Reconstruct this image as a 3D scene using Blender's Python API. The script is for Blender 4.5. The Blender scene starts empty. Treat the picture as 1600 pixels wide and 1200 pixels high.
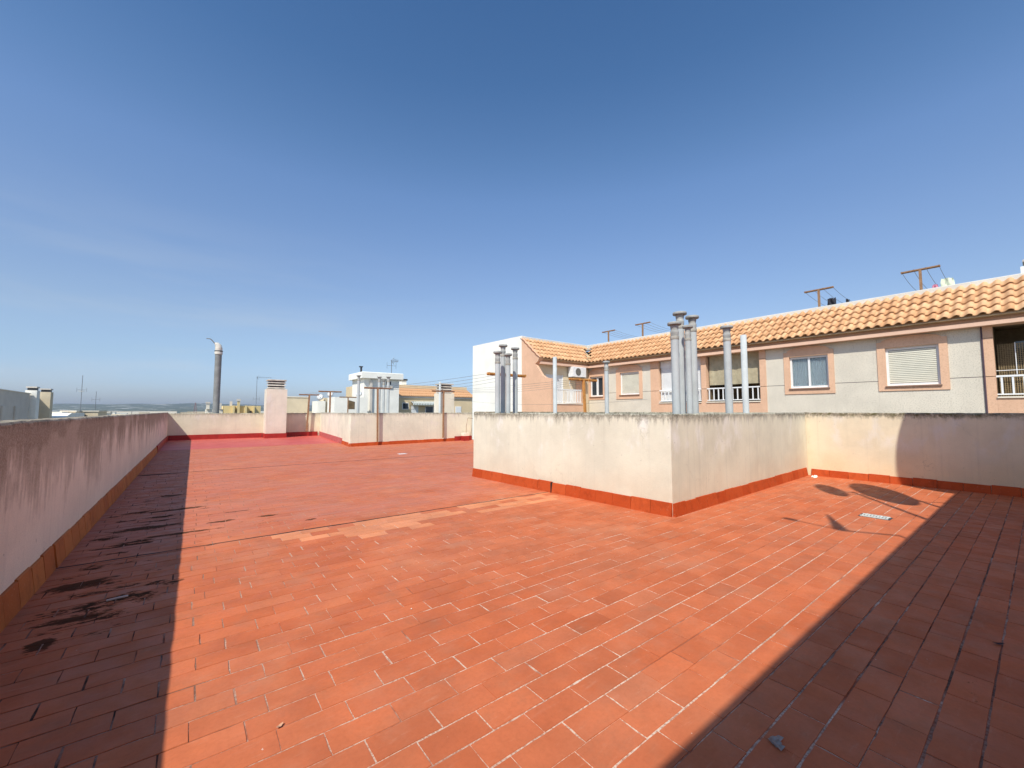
import bpy, math, random
import numpy as np
from mathutils import Vector, Matrix
random.seed(7)
S = bpy.context.scene
COL = S.collection
R = math.radians

# ------------------------------------------------------------------ camera, sky, sun, exposure
cam = bpy.data.cameras.new('camera'); camo = bpy.data.objects.new('camera', cam); COL.objects.link(camo)
CAMZ = 1.6; PITCH = math.atan(42 / 641); YAW = R(37.729)
camo.location = (0, 0, CAMZ)
camo.rotation_euler = (math.pi / 2 + PITCH, 0, -YAW)
cam.sensor_width = 36; cam.lens = 641 / 1600 * 36
cam.clip_start = 0.05; cam.clip_end = 20000
S.camera = camo
SUN = Vector((0.695, 0.50, -1.0)).normalized()          # direction the light travels
sl = bpy.data.lights.new('sun', 'SUN'); sl.energy = 4.8; sl.angle = R(0.53); sl.color = (1.0, 0.965, 0.88)
so = bpy.data.objects.new('sun', sl); COL.objects.link(so)
so.rotation_euler = SUN.to_track_quat('-Z', 'Y').to_euler(); so.location = (-10, -6, 20)
ELEV = math.asin(-SUN.z); AZ = math.atan2(-SUN.x, -SUN.y)
W = bpy.data.worlds.new('World'); S.world = W; W.use_nodes = True
wt = W.node_tree; wt.nodes.clear()
def wn(t, **k):
    n = wt.nodes.new(t)
    for a, b in k.items(): setattr(n, a, b)
    return n
sky = wn('ShaderNodeTexSky', sky_type='NISHITA', sun_disc=False, sun_elevation=ELEV, sun_rotation=AZ,
         altitude=0, air_density=1.0, dust_density=1.0, ozone_density=6.0)
tc = wn('ShaderNodeTexCoord')
mp = wn('ShaderNodeMapping'); mp.inputs['Scale'].default_value = (1.3, 1.3, 9.0); mp.inputs['Rotation'].default_value = (R(5), R(-7), 0)
wt.links.new(tc.outputs['Generated'], mp.inputs['Vector'])
ns = wn('ShaderNodeTexNoise'); ns.inputs['Scale'].default_value = 1.6; ns.inputs['Detail'].default_value = 6; ns.inputs['Roughness'].default_value = .55
wt.links.new(mp.outputs[0], ns.inputs['Vector'])
cr = wn('ShaderNodeMapRange', interpolation_type='SMOOTHSTEP'); cr.inputs['From Min'].default_value = .47; cr.inputs['From Max'].default_value = .72; cr.inputs['To Max'].default_value = 1
wt.links.new(ns.outputs['Fac'], cr.inputs['Value'])
dp = wn('ShaderNodeVectorMath', operation='DOT_PRODUCT'); dp.inputs[1].default_value = (-.62, .78, 0)
wt.links.new(tc.outputs['Generated'], dp.inputs[0])
dm = wn('ShaderNodeMapRange', interpolation_type='SMOOTHSTEP'); dm.inputs['From Min'].default_value = .15; dm.inputs['From Max'].default_value = .95
wt.links.new(dp.outputs['Value'], dm.inputs['Value'])
sx = wn('ShaderNodeSeparateXYZ'); wt.links.new(tc.outputs['Generated'], sx.inputs[0])
zm = wn('ShaderNodeMapRange', interpolation_type='SMOOTHSTEP'); zm.inputs['From Min'].default_value = .42; zm.inputs['From Max'].default_value = .10
wt.links.new(sx.outputs['Z'], zm.inputs['Value'])
def wmul(a, b):
    m = wn('ShaderNodeMath', operation='MULTIPLY')
    for i, v in enumerate((a, b)):
        if isinstance(v, (int, float)): m.inputs[i].default_value = v
        else: wt.links.new(v, m.inputs[i])
    return m.outputs[0]
cf = wmul(wmul(wmul(cr.outputs[0], dm.outputs[0]), zm.outputs[0]), .26)
mixc = wn('ShaderNodeMix', data_type='RGBA'); wt.links.new(cf, mixc.inputs['Factor'])
tint = wn('ShaderNodeMix', data_type='RGBA', blend_type='MULTIPLY'); tint.inputs['Factor'].default_value = 1
el_ = wn('ShaderNodeValToRGB'); wt.links.new(sx.outputs['Z'], el_.inputs[0])      # air colour by elevation
els = el_.color_ramp.elements
for i_, (p_, c_) in enumerate(((0.0, (.63, .65, .80)), (.05, (.70, .71, .83)), (.11, (.79, .74, .74)), (.186, (.93, .80, .73)), (.34, (.95, .87, .83)), (.46, (.88, .89, .89)), (.53, (.73, .82, .84)), (.64, (.53, .70, .77)), (.76, (.43, .63, .73)), (1.0, (.40, .61, .72)))):
    e_ = els[i_] if i_ < 2 else els.new(p_)
    e_.position = p_; e_.color = c_ + (1,)
sc17 = wn('ShaderNodeVectorMath', operation='SCALE'); sc17.inputs['Scale'].default_value = 1.7
wt.links.new(el_.outputs[0], sc17.inputs[0]); wt.links.new(sc17.outputs[0], tint.inputs['B'])
wt.links.new(sky.outputs[0], tint.inputs['A'])
wt.links.new(tint.outputs['Result'], mixc.inputs['A']); mixc.inputs['B'].default_value = (5.6, 6.0, 6.4, 1)
bg = wn('ShaderNodeBackground'); bg.inputs['Strength'].default_value = .117
out = wn('ShaderNodeOutputWorld')
wt.links.new(mixc.outputs['Result'], bg.inputs['Color']); wt.links.new(bg.outputs[0], out.inputs[0])
S.view_settings.view_transform = 'Standard'; S.view_settings.look = 'None'
S.view_settings.exposure = 0.0; S.view_settings.gamma = 1; S.view_settings.use_curve_mapping = False
S.render.engine = 'CYCLES'

# ------------------------------------------------------------------ helpers
def tag(o, label=None, cat=None, group=None, kind=None):
    for k, v in (('label', label), ('category', cat), ('group', group), ('kind', kind)):
        if v: o[k] = v
    return o
def empty(name, loc, label, cat, group=None, kind=None):
    o = bpy.data.objects.new(name, None); COL.objects.link(o); o.location = loc; o.empty_display_size = .2
    return tag(o, label, cat, group, kind)
class MB:
    def __init__(s): s.v = []; s.f = []; s.m = []; s.sm = []
    def add(s, vs, fs, mi=0, smooth=False):
        b = len(s.v); s.v += [tuple(v) for v in vs]
        for f in fs: s.f.append(tuple(b + i for i in f)); s.m.append(mi); s.sm.append(smooth)
        return s
    def box(s, a, b, mi=0, bev=0):
        x0, y0, z0 = (min(a[i], b[i]) for i in range(3)); x1, y1, z1 = (max(a[i], b[i]) for i in range(3))
        if bev <= 0:
            vs = [(x0, y0, z0), (x1, y0, z0), (x1, y1, z0), (x0, y1, z0), (x0, y0, z1), (x1, y0, z1), (x1, y1, z1), (x0, y1, z1)]
            return s.add(vs, [(0, 3, 2, 1), (4, 5, 6, 7), (0, 1, 5, 4), (1, 2, 6, 5), (2, 3, 7, 6), (3, 0, 4, 7)], mi)
        c = bev
        vs = [(x0, y0, z0), (x1, y0, z0), (x1, y1, z0), (x0, y1, z0), (x0, y0, z1 - c), (x1, y0, z1 - c), (x1, y1, z1 - c), (x0, y1, z1 - c),
              (x0 + c, y0 + c, z1), (x1 - c, y0 + c, z1), (x1 - c, y1 - c, z1), (x0 + c, y1 - c, z1)]
        return s.add(vs, [(0, 3, 2, 1), (8, 9, 10, 11), (0, 1, 5, 4), (1, 2, 6, 5), (2, 3, 7, 6), (3, 0, 4, 7),
                          (4, 5, 9, 8), (5, 6, 10, 9), (6, 7, 11, 10), (7, 4, 8, 11)], mi)
    def tube(s, p, q, r0, r1=None, n=12, mi=0, caps=True):
        r1 = r0 if r1 is None else r1
        p = Vector(p); q = Vector(q); d = (q - p).normalized()
        a = d.orthogonal().normalized(); b = d.cross(a)
        vs = []
        for c, r in ((p, r0), (q, r1)):
            for i in range(n):
                t = 2 * math.pi * i / n; vs.append(c + a * (r * math.cos(t)) + b * (r * math.sin(t)))
        s.add(vs, [(i, (i + 1) % n, n + (i + 1) % n, n + i) for i in range(n)], mi, True)
        if caps: s.add(vs, [tuple(range(n - 1, -1, -1)), tuple(range(n, 2 * n))], mi)
        return s
    def path(s, pts, r, n=8, mi=0):
        pts = [Vector(p) for p in pts]; rings = []
        ref = Vector((.13, .21, .97))
        for k, p in enumerate(pts):
            d = (pts[min(k + 1, len(pts) - 1)] - pts[max(k - 1, 0)]).normalized()
            a = d.cross(ref).normalized(); b = d.cross(a)
            rr = r[k] if isinstance(r, (list, tuple)) else r
            rings += [p + a * (rr * math.cos(2 * math.pi * i / n)) + b * (rr * math.sin(2 * math.pi * i / n)) for i in range(n)]
        fs = []
        for k in range(len(pts) - 1):
            fs += [(k * n + i, k * n + (i + 1) % n, (k + 1) * n + (i + 1) % n, (k + 1) * n + i) for i in range(n)]
        s.add(rings, fs, mi, True)
        s.add(rings, [tuple(range(n - 1, -1, -1)), tuple(range((len(pts) - 1) * n, len(pts) * n))], mi)
        return s
    def lathe(s, c, prof, n=20, mi=0, flat=False):
        vs = []
        for r, z in prof: vs += [(c[0] + r * math.cos(2 * math.pi * i / n), c[1] + r * math.sin(2 * math.pi * i / n), c[2] + z) for i in range(n)]
        fs = []
        for k in range(len(prof) - 1): fs += [(k * n + i, k * n + (i + 1) % n, (k + 1) * n + (i + 1) % n, (k + 1) * n + i) for i in range(n)]
        s.add(vs, fs, mi, not flat)
        s.add(vs, [tuple(range(n - 1, -1, -1)), tuple(range((len(prof) - 1) * n, len(prof) * n))], mi)
        return s
    def prism(s, poly, axis, a, b, mi=0):
        """poly of 2D points, extruded along axis (0/1/2) from a to b"""
        def P(u, v, w): return {0: (w, u, v), 1: (u, w, v), 2: (u, v, w)}[axis]
        n = len(poly)
        vs = [P(u, v, a) for u, v in poly] + [P(u, v, b) for u, v in poly]
        return s.add(vs, [tuple(range(n - 1, -1, -1)), tuple(range(n, 2 * n))] + [(i, (i + 1) % n, n + (i + 1) % n, n + i) for i in range(n)], mi)
    def mesh(s, name, mats, org=(0, 0, 0)):
        me = bpy.data.meshes.new(name)
        me.from_pydata([(v[0] - org[0], v[1] - org[1], v[2] - org[2]) for v in s.v], [], s.f)
        for m in (mats if isinstance(mats, (list, tuple)) else [mats]): me.materials.append(m)
        me.polygons.foreach_set('material_index', s.m); me.polygons.foreach_set('use_smooth', s.sm)
        import bmesh
        bm = bmesh.new(); bm.from_mesh(me); bmesh.ops.recalc_face_normals(bm, faces=bm.faces); bm.to_mesh(me); bm.free()
        me.update(); return me
    def build(s, name, mats, parent=None, org=None):
        if org is None:
            org = absloc(parent) if parent is not None else (0, 0, 0)
        me = s.mesh(name, mats, org)
        o = bpy.data.objects.new(name, me); COL.objects.link(o)
        if parent is not None:
            o.parent = parent; pl = absloc(parent); o.location = (org[0] - pl[0], org[1] - pl[1], org[2] - pl[2])
        else: o.location = org
        return o
def absloc(o):
    v = Vector((0, 0, 0))
    while o is not None: v = v + Vector(o.location); o = o.parent
    return v
def link(name, me, parent, loc, rot=(0, 0, 0)):
    o = bpy.data.objects.new(name, me); COL.objects.link(o)
    if parent is not None: o.parent = parent; loc = Vector(loc) - absloc(parent)
    o.location = loc; o.rotation_euler = rot
    return o
def copy_tree(o, parent=None):
    c = o.copy(); COL.objects.link(c)
    if parent is not None: c.parent = parent
    for ch in o.children: copy_tree(ch, c)
    return c

# ---- material DSL
class M:
    def __init__(s, name):
        s.m = bpy.data.materials.new(name); s.m.use_nodes = True; s.t = s.m.node_tree; s.t.nodes.clear()
        s.b = s.t.nodes.new('ShaderNodeBsdfPrincipled'); o = s.t.nodes.new('ShaderNodeOutputMaterial')
        s.t.links.new(s.b.outputs[0], o.inputs[0])
        s.geo = s.t.nodes.new('ShaderNodeNewGeometry')
        s.pos = s.geo.outputs['Position']
    def put(s, sock, v):
        if v is None: return
        if isinstance(v, bpy.types.NodeSocket): s.t.links.new(v, sock)
        elif isinstance(v, (tuple, list)): sock.default_value = tuple(v) + ((1,) if len(v) == 3 and sock.type == 'RGBA' else ())
        else: sock.default_value = v
    def math(s, op, a, b=None, c=None, clamp=False):
        n = s.t.nodes.new('ShaderNodeMath'); n.operation = op; n.use_clamp = clamp
        s.put(n.inputs[0], a); s.put(n.inputs[1], b); s.put(n.inputs[2], c); return n.outputs[0]
    def mul(s, a, b): return s.math('MULTIPLY', a, b)
    def noise(s, scale, detail=4, rough=.55, sc=(1, 1, 1), off=(0, 0, 0), vec=None):
        mp = s.t.nodes.new('ShaderNodeMapping'); mp.inputs['Scale'].default_value = sc; mp.inputs['Location'].default_value = off
        s.t.links.new(vec or s.pos, mp.inputs['Vector'])
        n = s.t.nodes.new('ShaderNodeTexNoise'); n.inputs['Scale'].default_value = scale; n.inputs['Detail'].default_value = detail
        n.inputs['Roughness'].default_value = rough; s.t.links.new(mp.outputs[0], n.inputs['Vector']); return n.outputs['Fac']
    def ramp(s, v, a, b, lo=0., hi=1.):
        n = s.t.nodes.new('ShaderNodeMapRange'); n.interpolation_type = 'SMOOTHSTEP'
        s.put(n.inputs['Value'], v)
        for k, x in (('From Min', a), ('From Max', b), ('To Min', lo), ('To Max', hi)): s.put(n.inputs[k], x)
        return n.outputs[0]
    def mix(s, f, a, b, mode='MIX'):
        n = s.t.nodes.new('ShaderNodeMix'); n.data_type = 'RGBA'; n.blend_type = mode
        s.put(n.inputs['Factor'], f); s.put(n.inputs['A'], a); s.put(n.inputs['B'], b); return n.outputs['Result']
    def xyz(s):
        n = s.t.nodes.new('ShaderNodeSeparateXYZ'); s.t.links.new(s.pos, n.inputs[0]); return n.outputs
    def rnd(s):
        i = s.t.nodes.new('ShaderNodeObjectInfo')
        a = s.math('ADD', s.geo.outputs['Random Per Island'], i.outputs['Random']); return s.math('FRACT', a)
    def bump(s, h, strength=.3, dist=.01, normal=None):
        n = s.t.nodes.new('ShaderNodeBump'); n.inputs['Strength'].default_value = strength; n.inputs['Distance'].default_value = dist
        s.put(n.inputs['Height'], h)
        if normal is not None: s.t.links.new(normal, n.inputs['Normal'])
        s.t.links.new(n.outputs[0], s.b.inputs['Normal']); return n.outputs[0]
    def done(s, col, rough=.8, metal=0, spec=.3, **k):
        s.put(s.b.inputs['Base Color'], col); s.put(s.b.inputs['Roughness'], rough); s.put(s.b.inputs['Metallic'], metal)
        s.put(s.b.inputs['Specular IOR Level'], spec)
        for a, v in k.items(): s.put(s.b.inputs[a], v)
        return s.m
def sc(c, k): return tuple(x * k for x in c)
def simple(name, col, rough=.7, var=.15, nscale=6, bump=.15, bscale=60, metal=0, spec=.3):
    m = M(name); f = m.ramp(m.noise(nscale, 5), .3, .7)
    g = m.ramp(m.noise(nscale * 9, 3), .3, .7)
    c = m.mix(f, sc(col, 1 - var), sc(col, 1 + var)); c = m.mix(m.mul(g, .5), c, sc(col, 1 - var * .6))
    if bump: m.bump(m.noise(bscale, 3), bump, .004)
    return m.done(c, rough, metal, spec)
def plaster(name, base, top, depth, stain=.8, stain_col=(.10, .075, .05), white=(.80, .74, .66), low=(.66, .50, .33), lichen=.0, grain=1.0, whitef=.6, lowf=.35, blotch=0):
    m = M(name); x, y, z = m.xyz()
    c = m.mix(m.ramp(m.noise(1.1, 6, .6), .3, .7), sc(base, .88), sc(base, 1.06))
    # warm grime towards the lower part, white lime blooms in the upper-middle
    lowm = m.mul(m.ramp(m.math('ADD', z, m.mul(m.noise(1.7, 5, off=(4, 1, 0)), .9)), 1.25, .55), lowf)
    c = m.mix(lowm, c, low)
    wh = m.ramp(m.noise(2.2, 7, .62, sc=(1, 1, .55), off=(9, 3, 2)), .52, .68)
    zz = m.mul(m.ramp(z, .55, 1.0), m.ramp(z, top + .1, top - .2))
    c = m.mix(m.mul(m.mul(wh, zz), whitef), c, white)
    # rain streaks
    st = m.noise(1, 7, .66, sc=(9, 9, .55) if not blotch else (1.6, 1.5, .9)); st2 = m.noise(1, 5, .6, sc=(34, 34, 1.1) if not blotch else (11, 11, .8), off=(2, 2, 2))
    d = m.math('SUBTRACT', top, z)
    reach = m.mul(m.ramp(m.math('ADD', m.mul(st, .7), m.mul(st2, .3)), .32, .68), depth)
    reach = m.math('ADD', reach, depth * .12)
    s1 = m.ramp(m.math('DIVIDE', d, reach), 1.25, .25)
    gran = m.ramp(m.noise(70 if blotch else 34, 6, .75), .34, .62)
    s1 = m.mul(s1, m.ramp(gran, 0, 1, .66 if blotch else .4, 1.0)); s1 = m.mul(s1, stain)
    c = m.mix(s1, c, stain_col)
    # faint long streaks right down
    s2 = m.mul(m.ramp(m.noise(1, 5, .6, sc=(14, 14, .25), off=(7, 7, 0)), .52, .75), .22)
    c = m.mix(s2, c, sc(base, .55))
    # dark edge just at the coping, speckled
    edge = m.mul(m.ramp(d, .10, .0), m.ramp(m.noise(13, 6, .7), .42, .58))
    c = m.mix(m.mul(edge, .75), c, (.085, .075, .055))
    if lichen: c = m.mix(m.mul(m.mul(m.ramp(d, .16, .02), m.ramp(m.noise(7, 6, .7, off=(3, 3, 1)), .45, .6)), lichen), c, (.085, .075, .02))
    vor = m.t.nodes.new('ShaderNodeTexVoronoi'); vor.feature = 'DISTANCE_TO_EDGE'; vor.inputs['Scale'].default_value = .9
    wv = m.t.nodes.new('ShaderNodeVectorMath'); wv.operation = 'ADD'; nv_ = m.t.nodes.new('ShaderNodeTexNoise'); nv_.inputs['Scale'].default_value = 2.5; nv_.inputs['Detail'].default_value = 6
    m.t.links.new(m.pos, nv_.inputs['Vector']); m.t.links.new(m.pos, wv.inputs[0]); m.t.links.new(nv_.outputs['Color'], wv.inputs[1]); m.t.links.new(wv.outputs[0], vor.inputs['Vector'])
    crk = m.mul(m.ramp(vor.outputs['Distance'], .007, .0), m.ramp(m.noise(.8, 4, off=(6, 6, 6)), .52, .60)); c = m.mix(m.mul(crk, .3), c, sc(base, .35))
    dots = m.ramp(m.noise(17, 2, .5, off=(4, 4, 4)), .74, .78); c = m.mix(m.mul(dots, .6), c, sc(base, .4))
    patch = m.mul(m.ramp(m.noise(.8, 3, .5, off=(12, 2, 7)), .56, .60), .22); c = m.mix(patch, c, sc(base, 1.12))
    sp = m.ramp(m.noise(150, 2), .35, .65); c = m.mix(m.mul(sp, .16 * grain), c, sc(base, .6))
    h = m.math('ADD', m.noise(120, 4, .7), m.mul(m.noise(9, 4), 1.2))
    m.bump(h, .45, .006)
    return m.done(c, .93, spec=.15)

# ------------------------------------------------------------------ materials
def tile_mat(name, a, b, dusty):
    m = M(name); x, y, z = m.xyz(); r = m.rnd()
    c = m.mix(m.ramp(r, 0, 1), a, b)
    r2 = m.math('FRACT', m.mul(r, 7.31))
    c = m.mix(m.mul(m.ramp(r2, .86, 1.0), .38), c, sc(a, .74))               # some darker, fired pieces
    r3 = m.math('FRACT', m.mul(r, 13.7)); c = m.mix(m.mul(m.ramp(r3, .88, 1.0), .4), c, dusty)
    big = m.ramp(m.noise(.55, 5, .6), .36, .66); c = m.mix(m.mul(big, .30), c, dusty)
    mid = m.ramp(m.noise(3.2, 6, .65, off=(5, 1, 0)), .50, .74); c = m.mix(m.mul(mid, .42), c, (.36, .145, .075))
    mot = m.ramp(m.noise(2.1, 7, .7, off=(21, 4, 0)), .34, .68, .87, 1.06); vm = m.t.nodes.new('ShaderNodeVectorMath'); vm.operation = 'SCALE'; m.put(vm.inputs[0], c); m.put(vm.inputs['Scale'], mot); c = vm.outputs[0]
    # paint worn thin in short strokes along the rows
    stroke = m.ramp(m.noise(1, 6, .7, sc=(5, 26, 1), off=(1, 9, 0)), .56, .74); c = m.mix(m.mul(stroke, .30), c, (.60, .30, .19))
    gs = m.ramp(m.noise(42, 5, .7), .40, .72); c = m.mix(m.mul(gs, .20), c, sc(a, .6))
    # far part mixed duller and rosier in patches beyond the first joint
    far = m.mul(m.ramp(y, 6.1, 6.9), m.ramp(m.noise(.9, 6, .65, off=(2, 5, 0)), .28, .62)); c = m.mix(m.mul(far, .5), c, (.52, .185, .125))
    fs_ = m.mul(m.ramp(m.noise(1, 7, .7, sc=(1.1, 6, 1), off=(7, 3, 0)), .46, .70), m.ramp(y, 4.5, 8)); c = m.mix(m.mul(fs_, .5), c, (.36, .15, .10))
    duk = m.ramp(m.noise(1.5, 7, .68, off=(13, 4, 0)), .50, .72); c = m.mix(m.mul(duk, .34), c, (.50, .22, .13))
    lite = m.mul(m.ramp(m.noise(.7, 6, .6, off=(3, 14, 0)), .52, .70), .25); c = m.mix(lite, c, (.74, .27, .13))
    # black mould where water stands along the left wall
    mk = m.mul(m.ramp(m.math('ABSOLUTE', m.math('ADD', x, .55)), .85, .15), m.mul(m.ramp(y, 3.4, 4.6), m.ramp(y, 13.5, 9)))
    n1 = m.noise(1, 8, .74, sc=(1.5, 3.6, 1), off=(3, 2, 0))
    blk = m.ramp(m.math('ADD', n1, m.mul(mk, .125)), .668, .712)
    mk2 = m.mul(m.ramp(m.math('ABSOLUTE', m.math('SUBTRACT', x, .3)), 1.6, .3), m.mul(m.ramp(y, 5.0, 6.2), m.ramp(y, 12, 8)))
    blk2 = m.ramp(m.math('ADD', n1, m.mul(mk2, .085)), .675, .72)
    blk = m.math('MAXIMUM', m.mul(blk, m.ramp(mk, 0, .3)), m.mul(blk2, .7))
    wob = m.mul(m.math('SUBTRACT', m.noise(1, 8, .75, sc=(5, 11, 1), off=(1, 3, 0)), .5), 3.4)
    for cx_, cy_, ax, ay in ((-.76, 5.50, .26, .13), (-.70, 4.66, .22, .09), (-.78, 4.28, .08, .12), (-.15, 8.7, .42, .09), (-.45, 7.6, .40, .12), (-.1, 7.0, .5, .06), (.38, 7.38, .17, .07), (.98, 7.36, .15, .07), (1.45, 6.72, .10, .06), (-.3, 10.2, .25, .1), (.62, 7.95, .2, .03), (-.72, 13.72, .5, .10)):
        dx_ = m.math('DIVIDE', m.math('SUBTRACT', x, cx_), ax); dy_ = m.math('DIVIDE', m.math('SUBTRACT', y, cy_), ay)
        d_ = m.math('SQRT', m.math('ADD', m.mul(dx_, dx_), m.mul(dy_, dy_)))
        blk = m.math('MAXIMUM', blk, m.mul(m.ramp(m.math('ADD', d_, wob), .95, .62), .93))
    c = m.mix(m.mul(blk, .93), c, (.045, .027, .016))
    # olive dirt smudges
    ol = m.mul(m.ramp(m.noise(1, 6, .7, sc=(2.3, 5, 1), off=(11, 6, 0)), .68, .76), m.ramp(x, 3, 1.2)); c = m.mix(m.mul(ol, .6), c, (.22, .15, .07))
    # light specks: bird lime, mortar splashes
    spk = m.ramp(m.noise(30, 2, .5, off=(1, 1, 0)), .765, .80); c = m.mix(m.mul(spk, .6), c, (.75, .66, .55))
    h = m.math('ADD', m.mul(m.noise(9, 5, .6), 1.0), m.mul(m.noise(90, 4, .7), .35))
    m.bump(h, .35, .004)
    rough = m.math('ADD', m.ramp(m.noise(5, 5), .3, .7, .52, .78), m.mul(blk, .4), clamp=True)
    return m.done(c, rough, spec=m.math('SUBTRACT', .28, m.mul(blk, .26), clamp=True))
TILE = tile_mat('terracotta_tile', (.54, .125, .041), (.61, .155, .056), (.56, .20, .10))
PALE = tile_mat('pale_terracotta_tile', (.68, .225, .09), (.78, .28, .12), (.68, .27, .14))
def skirt_mat(name, a, b):
    m = M(name); r = m.rnd(); c = m.mix(r, a, b)
    c = m.mix(m.mul(m.ramp(m.noise(6, 6, .65), .45, .72), .45), c, sc(a, .55))
    c = m.mix(m.mul(m.ramp(m.noise(40, 4), .62, .72), .3), c, (.6, .33, .20))
    m.bump(m.noise(35, 5, .65), .3, .004)
    return m.done(c, .7, spec=.15)
SKIRT = skirt_mat('skirting_tile', (.43, .062, .013), (.50, .088, .022))
SKIRTB = skirt_mat('skirting_tile_brown', (.46, .125, .03), (.56, .18, .045))
def grout():
    m = M('mortar_joint'); x, y, z = m.xyz()
    n = m.ramp(m.noise(1, 6, .62, sc=(.9, 2.2, 1)), .36, .50)
    n2 = m.ramp(m.noise(2.6, 5, .7, off=(3, 8, 0)), .30, .48)
    left = m.ramp(x, -1.0, 2.6, .35, 1); near = m.ramp(y, 9, 4, .32, 1)
    f = m.mul(m.mul(m.mul(n, n2), left), near)
    c = m.mix(f, (.32, .095, .05), (.74, .60, .47))
    rag = m.ramp(m.noise(55, 4, .75, off=(5, 5, 0)), .44, .60); c = m.mix(m.mul(rag, .75), c, (.36, .14, .08))
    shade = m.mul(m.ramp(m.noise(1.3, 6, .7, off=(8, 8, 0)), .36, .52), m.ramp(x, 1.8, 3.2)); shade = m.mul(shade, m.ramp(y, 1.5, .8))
    c = m.mix(m.mul(shade, .85), c, m.mix(m.ramp(m.noise(4, 6, .7, off=(2, 2, 0)), .42, .56), (.07, .03, .02), (.30, .10, .055)))  # joints coloured darker where the stair house shadow falls
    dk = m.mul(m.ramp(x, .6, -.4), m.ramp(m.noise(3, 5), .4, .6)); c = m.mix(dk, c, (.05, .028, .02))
    m.bump(m.noise(140, 4, .7), .6, .004)
    return m.done(c, .95, spec=.1)
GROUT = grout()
def redpaint():
    m = M('red_membrane_paint'); x, y, z = m.xyz()
    c = m.mix(m.ramp(m.noise(1.3, 6, .6), .3, .7), (.50, .075, .055), (.60, .11, .085))
    rows = m.t.nodes.new('ShaderNodeTexBrick'); rows.offset = .5
    rows.inputs['Scale'].default_value = 1; rows.inputs['Mortar Size'].default_value = .006
    rows.inputs['Brick Width'].default_value = .338; rows.inputs['Row Height'].default_value = .17; m.t.links.new(m.pos, rows.inputs['Vector'])
    m.bump(m.math('ADD', m.mul(rows.outputs['Fac'], -1.2), m.noise(8, 5)), .5, .006)
    return m.done(c, .5, spec=.35)
RED = redpaint()
REDS = simple('red_skirting_paint', (.36, .028, .022), .5, .18, 3, .25, 50)
JOINT = simple('bitumen_joint_filler', (.035, .03, .026), .85, .3, 9, .6, 40)
PL_B1 = plaster('light_well_plaster', (.76, .73, .57), 1.55, .22, .7, white=(.92, .90, .84), whitef=.6)
PL_R = plaster('right_parapet_plaster', (.78, .67, .48), 1.55, .16, .8, lichen=.95, low=(.80, .60, .34), lowf=.5)
PL_L = plaster('left_parapet_plaster', (.90, .79, .62), 1.51, 1.0, .84, (.15, .095, .050), white=(.82, .70, .56), low=(.88, .76, .60), grain=1.8, blotch=1)
PL_BK = plaster('back_parapet_plaster', (.74, .68, .50), 1.47, .30, .55, (.20, .16, .10), low=(.60, .42, .32))
PL_B2 = plaster('second_well_plaster', (.80, .77, .60), 1.505, .24, .5, low=(.78, .64, .48))
CONC = simple('louvre_concrete', (.50, .45, .38), .9, .22, 4, .5, 60)
PIPE = simple('fibre_cement_pipe', (.47, .49, .48), .8, .10, 3, .25, 50)
PIPEC = simple('pipe_cap_cement', (.36, .355, .33), .85, .25, 7, .5, 60)
PIPED = simple('weathered_pipe_collar', (.36, .33, .28), .85, .25, 9, .5, 60)
GALV = simple('corrugated_grey_duct', (.25, .25, .235), .7, .2, 3, .4, 30)
BEIGEP = simple('beige_plastic_cowl', (.66, .61, .52), .6, .1, 8, .1)
def rustm():
    m = M('rusty_steel'); f = m.ramp(m.noise(14, 6, .7), .35, .65); c = m.mix(f, (.27, .145, .075), (.40, .24, .13))
    c = m.mix(m.ramp(m.noise(60, 4, .7), .55, .7), c, (.16, .06, .03)); m.bump(m.noise(90, 4, .7), .5, .003)
    return m.done(c, .85, .1)
RUST = rustm()
RUSTO = simple('orange_painted_steel', (.58, .26, .07), .7, .25, 12, .4)
WIRE = simple('clothesline_wire', (.16, .15, .15), .6, .1, 5, 0)
BLACKM = simple('dark_metal', (.05, .05, .055), .5, .2, 8, .1)
GREYM = simple('antenna_metal', (.22, .23, .25), .45, .1, 8, 0, metal=.6)
WHITEM = simple('white_enamel', (.80, .80, .78), .4, .05, 5, .05)
DISHM = simple('dish_metal', (.60, .60, .58), .5, .08, 5, .05)
def speck(name, col, dark, amt=.5, sc_=45, top=None):
    m = M(name); c = m.mix(m.ramp(m.noise(1.2, 6, .6), .3, .7), sc(col, .93), sc(col, 1.05))
    c = m.mix(m.mul(m.ramp(m.noise(sc_, 4, .75), .5, .62), amt), c, dark)
    st = m.ramp(m.noise(1, 5, .6, sc=(7, 7, .4)), .55, .8); c = m.mix(m.mul(st, .18), c, sc(col, .6))
    m.bump(m.noise(60, 4, .7), .5, .01); return m.done(c, .92, spec=.15)
PANEL = speck('grey_aggregate_panel', (.71, .645, .53), (.38, .34, .25), .5, 30)
PINK = speck('salmon_render', (.74, .47, .31), (.54, .31, .20), .4, 22)
PINKL = speck('light_salmon_cornice', (.78, .52, .38), (.6, .36, .25), .3)
WHITER = speck('white_render', (.90, .87, .77), (.66, .62, .54), .3)
CREAMR = speck('cream_render', (.82, .74, .60), (.62, .52, .42), .3)
BEIGEW = speck('weathered_coping_render', (.70, .66, .58), (.5, .46, .38), .5)
TANR = speck('tan_render', (.74, .58, .36), (.6, .46, .28), .4)
BEIGER = speck('beige_render', (.70, .58, .40), (.55, .45, .3), .4)
YELR = speck('yellow_render', (.72, .56, .28), (.6, .45, .22), .3)
GREYR = speck('grey_render', (.64, .58, .50), (.5, .45, .38), .4)
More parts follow.
